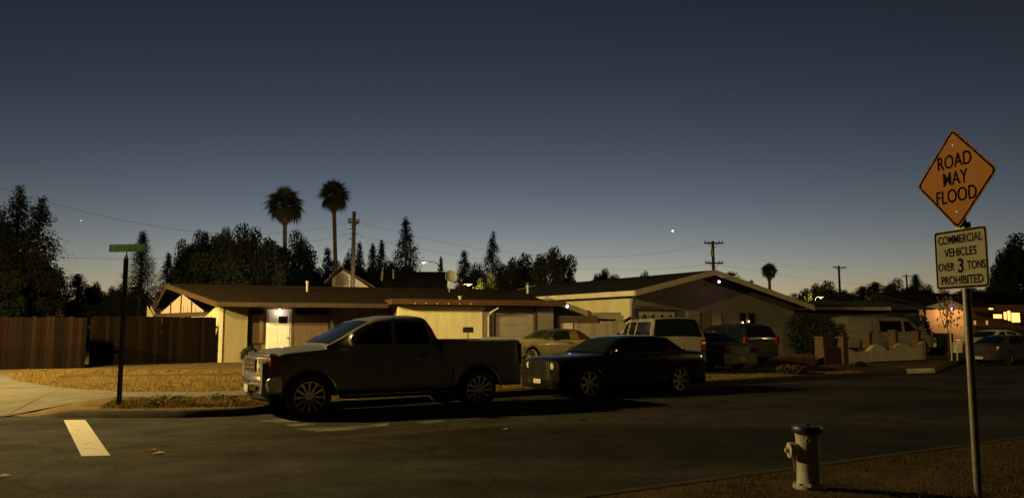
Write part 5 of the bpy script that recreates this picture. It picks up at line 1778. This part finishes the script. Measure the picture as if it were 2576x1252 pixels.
# ---- the pickup
TRUCK = mat('dark_grey_brown_metallic', (.22, .22, .24), .36, metal=.3, var=.06, scale=2, coat=.6)
tyaw = R(30) + math.pi
fw, rw_ = ground(770, 1053), ground(1202, 1029)
mid = (fw + rw_) / 2
tc_ = Vector((mid.x - math.sin(R(30)) * .86, mid.y + math.cos(R(30)) * .86, 0))
T = Car(name='pickup_truck', label='dark grey crew cab pickup truck with chrome front parked at the kerb', cat='pickup truck', loc=tc_, yaw=tyaw, paint=TRUCK,
        xf=2.70, xr=-2.86, wf=1.82, wr=-1.82, Rt=.415, rr=.30, tw=.27, track=.86, archR=.53, sill=.50, spokes=12, rim=CHROME,
        hw=[(-2.9, .95), (-2.7, .985), (-1, .99), (1.2, .99), (2.2, .985), (2.5, .955), (2.68, .90)],
        top=[(-2.9, 1.46), (-2.8, 1.48), (-.95, 1.48), (-.90, 1.37), (1.35, 1.36), (1.6, 1.335), (2.3, 1.27), (2.55, 1.20), (2.68, 1.12)], zm=1.0, crown=.055, bed=(-2.76, -.98),
        belt=1.37, gb=.93, gr=.74, zr=1.97, roof=[(1.50, 1.37), (.74, 1.80), (.48, 1.905), (.1, 1.96), (-.45, 1.97), (-.66, 1.94), (-.80, 1.72), (-.92, 1.37)],
        windows=[[(1.05, 1.41), (.14, 1.41), (.14, 1.85), (.42, 1.84)], [(.04, 1.41), (-.70, 1.41), (-.64, 1.70), (-.58, 1.85), (.04, 1.85)]], ws=(1.42, .60), rw=(-.90, -.76))
T.sillt = None
del T.sillt
T.door(.10, 1.28, .58, 1.34, .26, 1.2)
T.door(-.84, .07, .58, 1.34, -.62, 1.2)
T.mirror(1.02, 1.50, TRUCK, (.08, .14, .13))
T.block('cab_gap', -.945, -.925, -.985, .985, .55, 1.47, BLACKTRIM, bevel=0)
# chrome bumper, grille, lamps
fbump = T.bar('front_bumper', [(.0, .52), (.10, .55), (.13, .66), (.13, .76), (.08, .82), (-.06, .83), (-.1, .6)], 2.68, .985, CHROME, .20)
T.bar('lower_valance', [(0, .36), (.05, .40), (.06, .515), (-.1, .515), (-.1, .36)], 2.66, .90, BLACKTRIM, .16)
T.block('bumper_slot', 2.78, 2.817, -.30, .30, .685, .735, BLACKTRIM, fbump, .004)
T.block('licence_plate', 2.765, 2.805, -.16, .16, .50, .645, PLATE, fbump, .004)
for s in (1, -1):
    MB().lathe([(.001, .02), (.05, .018), (.055, 0)], 14, Matrix.Translation((2.70, s * .70, .70)) @ Matrix.Rotation(R(90 - s * 12), 4, 'Z') @ Matrix.Rotation(R(90), 4, 'Y') if False else Matrix.Translation((2.745, s * .62, .60)) @ Matrix.Rotation(R(90), 4, 'Y')).build('fog_lamp', BLACKTRIM, fbump, True)
gr = T.bar('grille', [(0, .84), (.06, .85), (.07, 1.16), (0, 1.19), (-.1, 1.19), (-.1, .84)], 2.66, .50, CHROME, .03)
T.block('grille_insert', 2.728, 2.738, -.44, .44, .885, 1.13, BLACKTRIM, gr, 0)
for k in range(2):
    T.block('grille_bar', 2.736, 2.752, -.44, .44, .955 + k * .085, .985 + k * .085, CHROME, gr, .006)
T.bar('hood_lip', [(0, 1.195), (.04, 1.20), (.03, 1.235), (-.06, 1.25), (-.12, 1.2)], 2.66, .90, CHROME, .12)
for s in (1, -1):
    m = MB()
    rings = []
    for f in np.linspace(0, 1, 6):
        y = .505 + f * .40
        x = 2.705 - .19 * f ** 2.2
        rings.append([(x, s * y, .86), (x + .012, s * y, 1.02), (x, s * y, 1.18), (x - .12, s * y, 1.18), (x - .12, s * y, .86)])
    hl = m.loft(rings, closed=True, cap=True).build('headlight', LAMPGLASS, T.root, True, angle=30)
    for zz in (.94, 1.10):
        MB().lathe([(.001, .03), (.045, .022), (.06, 0)], 14, Matrix.Translation((2.69, s * .64, zz)) @ Matrix.Rotation(R(90), 4, 'Y')).build('reflector', CHROME, hl, True)
    m = MB()
    rings = []
    for f in np.linspace(0, 1, 6):
        x = 2.57 - f * .13
        y = T.side_y(x, 1.0) + .012
        rings.append([(x, s * y, .88 + .05 * f), (x, s * (y + .006), 1.02), (x, s * (y - .01), 1.17 - .02 * f), (x, s * (y - .08), 1.15), (x, s * (y - .08), .9)])
    m.loft(rings, closed=True, cap=True).build('corner_marker', AMBER, T.root, True, angle=30)
    m = MB()
    m.box(-2.875, -2.80, s * .83, s * .975, .95, 1.40)
    m.build('taillight', REDLENS, T.root, bevel=.015)
    MB().tube([(1.25, s * 1.0, .42), (1.15, s * 1.04, .40), (-.85, s * 1.04, .40), (-.95, s * 1.0, .42)], .038, 8).build('side_step', CHROMEDK, T.root, True)
    T.panel('splash_strip', -1.27, -1.22, .55, .93, s, mat('pale_reflector', (.45, .28, .16), .35, var=.1), .012, nx=1, nz=4)
for s in (1, -1):
    T.panel('bumper_wrap', 2.36, 2.60, .54, .83, s, CHROME, .022, nx=4, nz=5)
T.bar('rear_bumper', [(0, .52), (.1, .55), (.1, .70), (0, .74), (-.1, .74), (-.1, .52)], -2.84, .95, CHROMEDK, .1)
T.block('tailgate', -2.885, -2.862, -.82, .82, .82, 1.45, TRUCK)
T.block('antenna', 1.3, 1.305, -.86, -.855, 1.35, 1.75, BLACKTRIM, bevel=0)

def sedan_like(**k):
    return Car(**k)

# ---- black sedan with upright grille
BLACKP = mat('black_car_paint', (.006, .006, .008), .20, metal=.0, var=.05, scale=2, coat=.8)
fw, rw_ = ground(1474, 1002), ground(1708, 986.5)
mid = (fw + rw_) / 2
sy_ = R(32)
S = Car(name='black_sedan', label='black sedan with chrome wheels parked behind the pickup truck', cat='car', loc=(mid.x - math.sin(sy_) * .8, mid.y + math.cos(sy_) * .8, 0), yaw=sy_ + math.pi, paint=BLACKP,
        xf=2.42, xr=-2.52, wf=1.53, wr=-1.53, Rt=.37, rr=.28, tw=.23, track=.80, archR=.42, sill=.24, spokes=7, rim=CHROME,
        hw=[(-2.55, .84), (-2.4, .91), (-1, .94), (1, .94), (2.1, .925), (2.36, .88), (2.45, .82)],
        top=[(-2.55, 1.02), (-2.48, 1.10), (-1.7, 1.13), (0, 1.08), (1.0, 1.07), (2.1, 1.0), (2.38, .95), (2.45, .88)], zm=.86, crown=.04,
        belt=1.07, gb=.88, gr=.64, zr=1.53, roof=[(1.06, 1.07), (.46, 1.42), (.22, 1.49), (-.15, 1.525), (-.95, 1.525), (-1.32, 1.48), (-1.78, 1.14)],
        windows=[[(.74, 1.11), (-.12, 1.10), (-.12, 1.41), (.30, 1.39)], [(-.2, 1.11), (-1.18, 1.13), (-1.08, 1.36), (-.6, 1.42), (-.2, 1.42)]], ws=(.98, .44), rw=(-1.72, -1.32), glass=mat('sedan_glass', (.010, .016, .013), .05, var=0, spec=.7))
S.door(-.15, .98, .34, 1.04, .0, .93, CHROME)
S.door(-1.12, -.18, .34, 1.05, -.95, .95, CHROME)
S.mirror(.70, 1.16, CHROMEDK, (.07, .12, .07))
S.bar('front_bumper', [(0, .22), (.06, .26), (.08, .45), (.06, .6), (-.1, .62), (-.1, .22)], 2.40, .86, BLACKP, .24)
g = S.bar('grille', [(0, .48), (.09, .49), (.08, .91), (0, .945), (-.1, .945), (-.1, .48)], 2.40, .44, mat('grille_shell', (.06, .06, .06), .35, metal=.8, var=.1), .05)
for k in range(9):
    S.block('grille_bar', 2.478, 2.50, -.40 + k * .095, -.385 + k * .095, .51, .90, CHROMEDK, g, .003)
for k in range(3):
    S.block('grille_bar', 2.474, 2.492, -.41, .41, .56 + k * .09, .57 + k * .09, CHROMEDK, g, .003)
S.block('licence_plate', 2.49, 2.51, -.16, .16, .36, .47, PLATE, None, .004)
for s in (1, -1):
    rings = []
    for f in np.linspace(0, 1, 6):
        y = .50 + f * .30
        x = 2.435 - .16 * f ** 1.8
        rings.append([(x, s * y, .72), (x + .012, s * y, .81), (x - .02, s * y, .91), (x - .14, s * y, .91), (x - .14, s * y, .72)])
    MB().loft(rings, closed=True, cap=True).build('headlight', LAMPGLASS, S.root, True, angle=30)
    m = MB(); m.box(-2.50, -2.36, s * .66, s * .86, .70, 1.0); m.build('taillight', REDLENS, S.root, bevel=.02)
    MB().lathe([(.001, .015), (.045, .012), (.05, 0)], 12, Matrix.Translation((2.40, s * .66, .40)) @ Matrix.Rotation(R(90), 4, 'Y')).build('fog_lamp', CHROME, S.root, True)
S.bar('rear_bumper', [(0, .24), (.06, .3), (.07, .6), (-.1, .62), (-.1, .24)], -2.48, .86, BLACKP, .16)

# ---- yellow classic coupe in the driveway
YELL = mat('pale_yellow_car_paint', (.50, .45, .24), .38, var=.08, scale=2, coat=.4)
VINYL = mat('brown_vinyl_roof', (.075, .038, .025), .8, var=.2, scale=6)
p = at(1334, 912, 33.0); p.z = land(p.x, p.y) + .02
cy = R(34)
Cc = Car(name='classic_coupe', label='pale yellow classic coupe with brown vinyl roof and whitewall wheel', cat='car', loc=(p.x + math.cos(cy) * 1.55 - math.sin(cy) * .8, p.y + math.sin(cy) * 1.55 + math.cos(cy) * .8, p.z), yaw=cy + math.pi, paint=YELL, roofpaint=VINYL,
         xf=2.62, xr=-2.75, wf=1.55, wr=-1.45, Rt=.34, rr=.20, tw=.2, track=.80, archR=.40, sill=.26, spokes=20, rim=CHROME, wstyle='whitewall', steer=R(-18),
         hw=[(-2.75, .88), (-2.4, .95), (2.3, .95), (2.62, .90)], top=[(-2.75, .80), (-2.6, .92), (-1.3, .98), (1.0, .98), (2.4, .93), (2.62, .86)], zm=.72, crown=.03,
         belt=.97, gb=.86, gr=.64, zr=1.40, roof=[(.78, .97), (.22, 1.32), (.05, 1.385), (-.4, 1.41), (-1.0, 1.40), (-1.25, 1.33), (-1.75, .99)],
         windows=[[(.50, 1.0), (-.50, 1.0), (-.50, 1.34), (.12, 1.33)]], ws=(.70, .20), rw=(-1.68, -1.22), glass=mat('classic_car_glass', (.02, .026, .022), .05, var=.3, scale=5, spec=.7))
Cc.door(-.62, .72, .33, .94, -.45, .84, CHROME)
for s in (1, -1):
    MB().tube([(.82, s * .80, .99), (.50, s * .74, 1.18), (.18, s * .66, 1.36)], .018, 6).build('windshield_trim', CHROME, Cc.root, True)
    MB().tube([(-.52, s * .80, 1.0), (-.52, s * .69, 1.36)], .016, 6).build('quarter_trim', CHROME, Cc.root, True)
    n_ = [( -.56, 1.0), (-1.05, 1.0), (-.95, 1.35), (-.56, 1.36)]
    MB().add([(x, s * (Cc.cab_y(z) + .006), z) for x, z in n_] + [(x, s * (Cc.cab_y(z) - .01), z) for x, z in n_], [(0, 1, 2, 3), (7, 6, 5, 4), (0, 4, 5, 1), (1, 5, 6, 2), (2, 6, 7, 3), (3, 7, 4, 0)]).build('quarter_panel', mat('mustard_panel', (.36, .24, .05), .5, var=.1), Cc.root)
    Cc.block('headlight', 2.56, 2.63, s * .52, s * .84, .62, .78, LAMPGLASS)
Cc.bar('front_bumper', [(0, .40), (.08, .42), (.09, .52), (0, .55), (-.06, .5)], 2.62, .93, CHROME, .1)
Cc.bar('rear_bumper', [(0, .40), (.08, .42), (.09, .52), (0, .55), (-.06, .5)], -2.74, .93, CHROME, .1)
Cc.bar('grille', [(0, .56), (.04, .58), (.04, .80), (-.06, .82), (-.06, .56)], 2.60, .50, CHROMEDK, .02)
Cc.mirror(.55, 1.04, CHROME, (.05, .08, .05))

# ---- big tan SUV with its tail to the street
SUVP = mat('tan_suv_paint', (.22, .20, .15), .4, var=.08, scale=2, coat=.4)
p = at(1706, 925, 26.5); p.z = land(p.x, p.y) + .02
vy = R(97)
V = Car(name='tan_suv', label='large tan sport utility vehicle with dark wrap-around rear glass', cat='car', loc=(p.x + math.cos(vy) * 2.7, p.y + math.sin(vy) * 2.7, p.z), yaw=vy, paint=SUVP,
        xf=2.65, xr=-2.72, wf=1.65, wr=-1.65, Rt=.38, rr=.22, tw=.25, track=.82, archR=.47, sill=.42, spokes=6, rim=CHROMEDK,
        hw=[(-2.75, .94), (-2.6, .99), (2.3, .99), (2.65, .92)], top=[(-2.75, 1.18), (1.2, 1.18), (1.4, 1.16), (2.5, 1.08), (2.65, 1.0)], zm=.9, crown=.03,
        belt=1.17, gb=.95, gr=.76, zr=1.90, roof=[(1.5, 1.17), (.85, 1.66), (.55, 1.82), (.1, 1.88), (-2.2, 1.90), (-2.52, 1.82), (-2.74, 1.20)],
        windows=[[(1.05, 1.22), (.30, 1.22), (.30, 1.76), (.62, 1.76)], [(.14, 1.22), (-.62, 1.22), (-.62, 1.77), (.14, 1.77)], [(-.80, 1.22), (-2.58, 1.22), (-2.48, 1.5), (-2.38, 1.77), (-.80, 1.77)]], ws=(1.40, .72), rw=(-2.73, -2.46))
V.door(.22, 1.25, .5, 1.13, .4, 1.02)
V.door(-.72, .20, .5, 1.13, -.5, 1.02)
V.mirror(1.0, 1.28, BLACKTRIM, (.08, .12, .11))
rb = V.bar('rear_bumper', [(0, .42), (.12, .46), (.12, .60), (0, .64), (-.1, .64), (-.1, .42)], -2.70, .96, mat('worn_bumper_grey', (.10, .09, .08), .5, var=.2), .1)
V.block('tailgate', -2.775, -2.752, -.78, .78, .66, 1.14, SUVP)
V.block('licence_plate', -2.79, -2.777, -.16, .16, .80, .92, PLATE, None, .004)
for s in (1, -1):
    m = MB(); m.box(-2.775, -2.66, s * .80, s * .965, .80, 1.17); tl = m.build('taillight', REDLENS, V.root, bevel=.015)
    m = MB(); m.box(-2.782, -2.70, s * .82, s * .95, 1.03, 1.10); m.build('reverse_lamp', LAMPGLASS, tl, bevel=.005)
    V.block('headlight', 2.58, 2.67, s * .55, s * .88, .78, .96, LAMPGLASS)
    MB().tube([(.4, s * .62, 1.95), (-2.1, s * .62, 1.96)], .02, 6).build('roof_rail', BLACKTRIM, V.root, True)
V.bar('front_bumper', [(0, .42), (.1, .46), (.1, .62), (-.1, .66), (-.1, .42)], 2.64, .95, BLACKTRIM, .12)

# ---- dark grey sedan and dark teal minivan further along the drive
GREYP = mat('dull_grey_car_paint', (.08, .115, .105), .45, var=.08, scale=2, coat=.2)
TEALP = mat('dark_teal_car_paint', (.005, .014, .013), .35, var=.1, scale=2, coat=.4)
TANB = mat('tan_bumper', (.24, .18, .10), .6, var=.15, scale=4)
p = at(1850, 925, 29.0); p.z = land(p.x, p.y) + .02
gy = R(118)
G = Car(name='grey_sedan', label='dull grey sedan with tan rear bumper right of the tan utility vehicle', cat='car', loc=(p.x + math.cos(gy) * 2.0, p.y + math.sin(gy) * 2.0, p.z), yaw=gy, paint=GREYP,
        xf=2.2, xr=-2.3, wf=1.32, wr=-1.32, Rt=.32, rr=.2, tw=.2, track=.74, archR=.38, sill=.26, spokes=8, rim=CHROMEDK,
        hw=[(-2.3, .80), (-2.1, .86), (1.9, .86), (2.2, .78)], top=[(-2.3, .88), (-2.15, .98), (-1.4, 1.0), (1.0, .95), (2.0, .85), (2.2, .74)], zm=.7, crown=.04,
        belt=.96, gb=.80, gr=.58, zr=1.42, roof=[(1.15, .96), (.4, 1.33), (.1, 1.42), (-.6, 1.42), (-.95, 1.34), (-1.65, .99)],
        windows=[[(.75, 1.0), (-.1, 1.0), (-.1, 1.35), (.25, 1.33)], [(-.2, 1.0), (-1.1, 1.01), (-.85, 1.30), (-.5, 1.35), (-.2, 1.35)]], ws=(1.05, .40), rw=(-1.55, -.92))
G.door(-.15, .95, .34, .92, 0, .82)
G.door(-1.0, -.18, .34, .93, -.85, .83)
G.mirror(.72, 1.03)
rb = G.bar('rear_bumper', [(0, .26), (.07, .3), (.08, .60), (-.1, .62), (-.1, .26)], -2.28, .82, TANB, .1)
G.block('licence_plate', -2.375, -2.362, -.16, .16, .40, .52, PLATE, rb, .004)
G.bar('trunk_panel', [(0, .63), (.05, .64), (.05, .86), (-.06, .88), (-.06, .63)], -2.27, .50, TANB, .05)
for s in (1, -1):
    m = MB(); m.box(-2.345, -2.2, s * .52, s * .80, .66, .86); m.build('taillight', REDLENS, G.root, bevel=.015)
    G.block('headlight', 2.1, 2.2, s * .45, s * .72, .58, .70, LAMPGLASS)
p = at(1905, 915, 34.0); p.z = land(p.x, p.y) + .02
my = R(112)
Mv = Car(name='teal_minivan', label='dark teal minivan parked behind the dull grey sedan', cat='car', loc=(p.x + math.cos(my) * 2.0, p.y + math.sin(my) * 2.0, p.z), yaw=my, paint=TEALP,
         xf=2.3, xr=-2.35, wf=1.45, wr=-1.4, Rt=.33, rr=.2, tw=.2, track=.78, archR=.39, sill=.28, spokes=8, rim=CHROMEDK,
         hw=[(-2.35, .84), (-2.2, .92), (1.9, .92), (2.3, .82)], top=[(-2.35, 1.03), (1.0, 1.0), (2.1, .88), (2.3, .76)], zm=.8, crown=.04,
         belt=1.0, gb=.87, gr=.68, zr=1.68, roof=[(1.65, 1.0), (.7, 1.5), (.3, 1.64), (-.5, 1.70), (-1.8, 1.68), (-2.15, 1.55), (-2.34, 1.05)],
         windows=[[(1.1, 1.05), (.15, 1.05), (.15, 1.56), (.55, 1.53)], [(.05, 1.05), (-.95, 1.05), (-.95, 1.58), (.05, 1.58)], [(-1.05, 1.05), (-2.15, 1.05), (-2.0, 1.56), (-1.05, 1.58)]], ws=(1.55, .62), rw=(-2.33, -2.1))
Mv.door(.1, 1.2, .36, .96, .25, .86)
Mv.bar('rear_bumper', [(0, .28), (.08, .32), (.08, .56), (-.1, .58), (-.1, .28)], -2.33, .88, TEALP, .1)
for s in (1, -1):
    m = MB(); m.box(-2.39, -2.25, s * .72, s * .90, .80, 1.15); m.build('taillight', REDLENS, Mv.root, bevel=.015)
    Mv.block('headlight', 2.2, 2.3, s * .5, s * .8, .62, .74, LAMPGLASS)
Mv.mirror(1.05, 1.1)

# ---- grey cargo van behind the scalloped wall
VANP = mat('grey_van_paint', (.105, .10, .085), .5, var=.1, scale=2, coat=.2)
p = at(2222, 900, 44.0); p.z = .34
vny = R(10)
N = Car(name='cargo_van', label='dull grey cargo van behind the white scalloped wall', cat='van', loc=p, yaw=vny, paint=VANP,
        xf=2.65, xr=-2.75, wf=1.7, wr=-1.65, Rt=.37, rr=.21, tw=.22, track=.84, archR=.45, sill=.38, spokes=6, rim=CHROMEDK,
        hw=[(-2.75, .94), (-2.6, 1.0), (2.2, 1.0), (2.65, .90)], top=[(-2.75, 1.20), (1.6, 1.18), (2.0, 1.12), (2.5, 1.0), (2.65, .88)], zm=.9, crown=.04,
        belt=1.18, gb=.96, gr=.80, zr=2.08, roof=[(2.05, 1.18), (1.45, 1.62), (1.05, 1.95), (.75, 2.05), (-2.4, 2.08), (-2.65, 2.0), (-2.74, 1.22)],
        windows=[[(1.45, 1.24), (.72, 1.24), (.72, 1.80), (1.05, 1.80)], [(.55, 1.24), (-.75, 1.24), (-.75, 1.82), (.55, 1.82)]], ws=(1.98, 1.10), rw=(None, None))
N.door(.62, 1.6, .48, 1.14, .75, 1.05)
N.mirror(1.35, 1.36, BLACKTRIM, (.07, .13, .16))
N.bar('front_bumper', [(0, .40), (.1, .44), (.1, .60), (-.1, .64), (-.1, .40)], 2.64, .95, WHITETRIM, .14)
N.bar('grille', [(0, .66), (.04, .68), (.04, .86), (-.06, .88), (-.06, .66)], 2.63, .5, CHROMEDK, .03)
for s in (1, -1):
    m = MB(); m.box(2.52, 2.66, s * .56, s * .88, .68, .88); m.build('headlight', LAMPGLASS, N.root, bevel=.02)
    m = MB(); m.box(-2.78, -2.70, s * .82, s * .94, .8, 1.2); m.build('taillight', REDLENS, N.root, bevel=.015)

# ---- dark car at the edge and a white car behind it
SILV = mat('dark_silver_car_paint', (.05, .05, .05), .3, metal=.3, var=.06, scale=2, coat=.6)
p = ground(2545, 915)
ry = R(22)
E_ = Car(name='dark_hatchback', label='dark silver car cut off by the right edge beside the sign post', cat='car', loc=p, yaw=ry, paint=SILV,
         xf=2.1, xr=-2.2, wf=1.30, wr=-1.30, Rt=.33, rr=.22, tw=.2, track=.76, archR=.38, sill=.24, spokes=8, rim=CHROME,
         hw=[(-2.2, .80), (-2.0, .88), (1.8, .88), (2.1, .78)], top=[(-2.2, .90), (-2.0, .98), (-1.2, 1.0), (1.0, .94), (1.9, .80), (2.1, .68)], zm=.7, crown=.04,
         belt=.96, gb=.80, gr=.58, zr=1.43, roof=[(1.25, .96), (.45, 1.34), (.1, 1.43), (-.6, 1.42), (-1.0, 1.34), (-1.8, .99)],
         windows=[[(.85, 1.0), (-.1, 1.0), (-.1, 1.36), (.3, 1.34)], [(-.2, 1.0), (-1.2, 1.01), (-.9, 1.30), (-.5, 1.36), (-.2, 1.36)]], ws=(1.15, .42), rw=(-1.72, -.98))
E_.door(-.15, 1.0, .34, .92, 0, .82)
E_.door(-1.0, -.18, .34, .93, -.85, .83)
E_.mirror(.78, 1.04, SILV)
for s in (1, -1):
    m = MB(); m.box(-2.23, -2.08, s * .58, s * .82, .66, .86); m.build('taillight', REDLENS, E_.root, bevel=.015)
    E_.block('headlight', 2.0, 2.1, s * .45, s * .74, .55, .68, LAMPGLASS)
E_.bar('rear_bumper', [(0, .24), (.06, .3), (.07, .58), (-.1, .6), (-.1, .24)], -2.17, .82, SILV, .14)
E_.block('licence_plate', -2.25, -2.236, -.2, .2, .28, .40, PLATE, None, .004)
WHITEC = mat('white_car_paint', (.60, .57, .48), .35, var=.06, scale=2, coat=.5)
p = at(2500, 890, 44.5); p.z = land(p.x, p.y) + .03
E2 = Car(name='white_coupe', label='white car parked behind the dark silver car at the right edge', cat='car', loc=p, yaw=R(200), paint=WHITEC,
         xf=2.2, xr=-2.3, wf=1.35, wr=-1.35, Rt=.33, rr=.22, tw=.2, track=.78, archR=.38, sill=.24, spokes=8, rim=CHROME,
         hw=[(-2.3, .80), (-2.1, .90), (1.9, .90), (2.2, .80)], top=[(-2.3, .95), (-2.1, 1.02), (1.0, 1.0), (2.0, .9), (2.2, .78)], zm=.75, crown=.04,
         belt=1.0, gb=.82, gr=.60, zr=1.48, roof=[(1.15, 1.0), (.4, 1.38), (.1, 1.47), (-.6, 1.47), (-1.0, 1.38), (-1.75, 1.02)],
         windows=[[(.75, 1.04), (-.1, 1.04), (-.1, 1.40), (.25, 1.38)], [(-.2, 1.04), (-1.1, 1.05), (-.9, 1.34), (-.5, 1.40), (-.2, 1.40)]], ws=(1.05, .40), rw=(-1.65, -.98))
E2.door(-.15, .95, .34, .95, 0, .85)
for s in (1, -1):
    E2.block('headlight', 2.1, 2.2, s * .45, s * .74, .62, .76, LAMPGLASS)
    m = MB(); m.box(-2.33, -2.2, s * .58, s * .82, .70, .90); m.build('taillight', REDLENS, E2.root, bevel=.015)
E2.bar('front_bumper', [(0, .24), (.06, .3), (.07, .58), (-.1, .6), (-.1, .24)], 2.18, .84, WHITEC, .14)
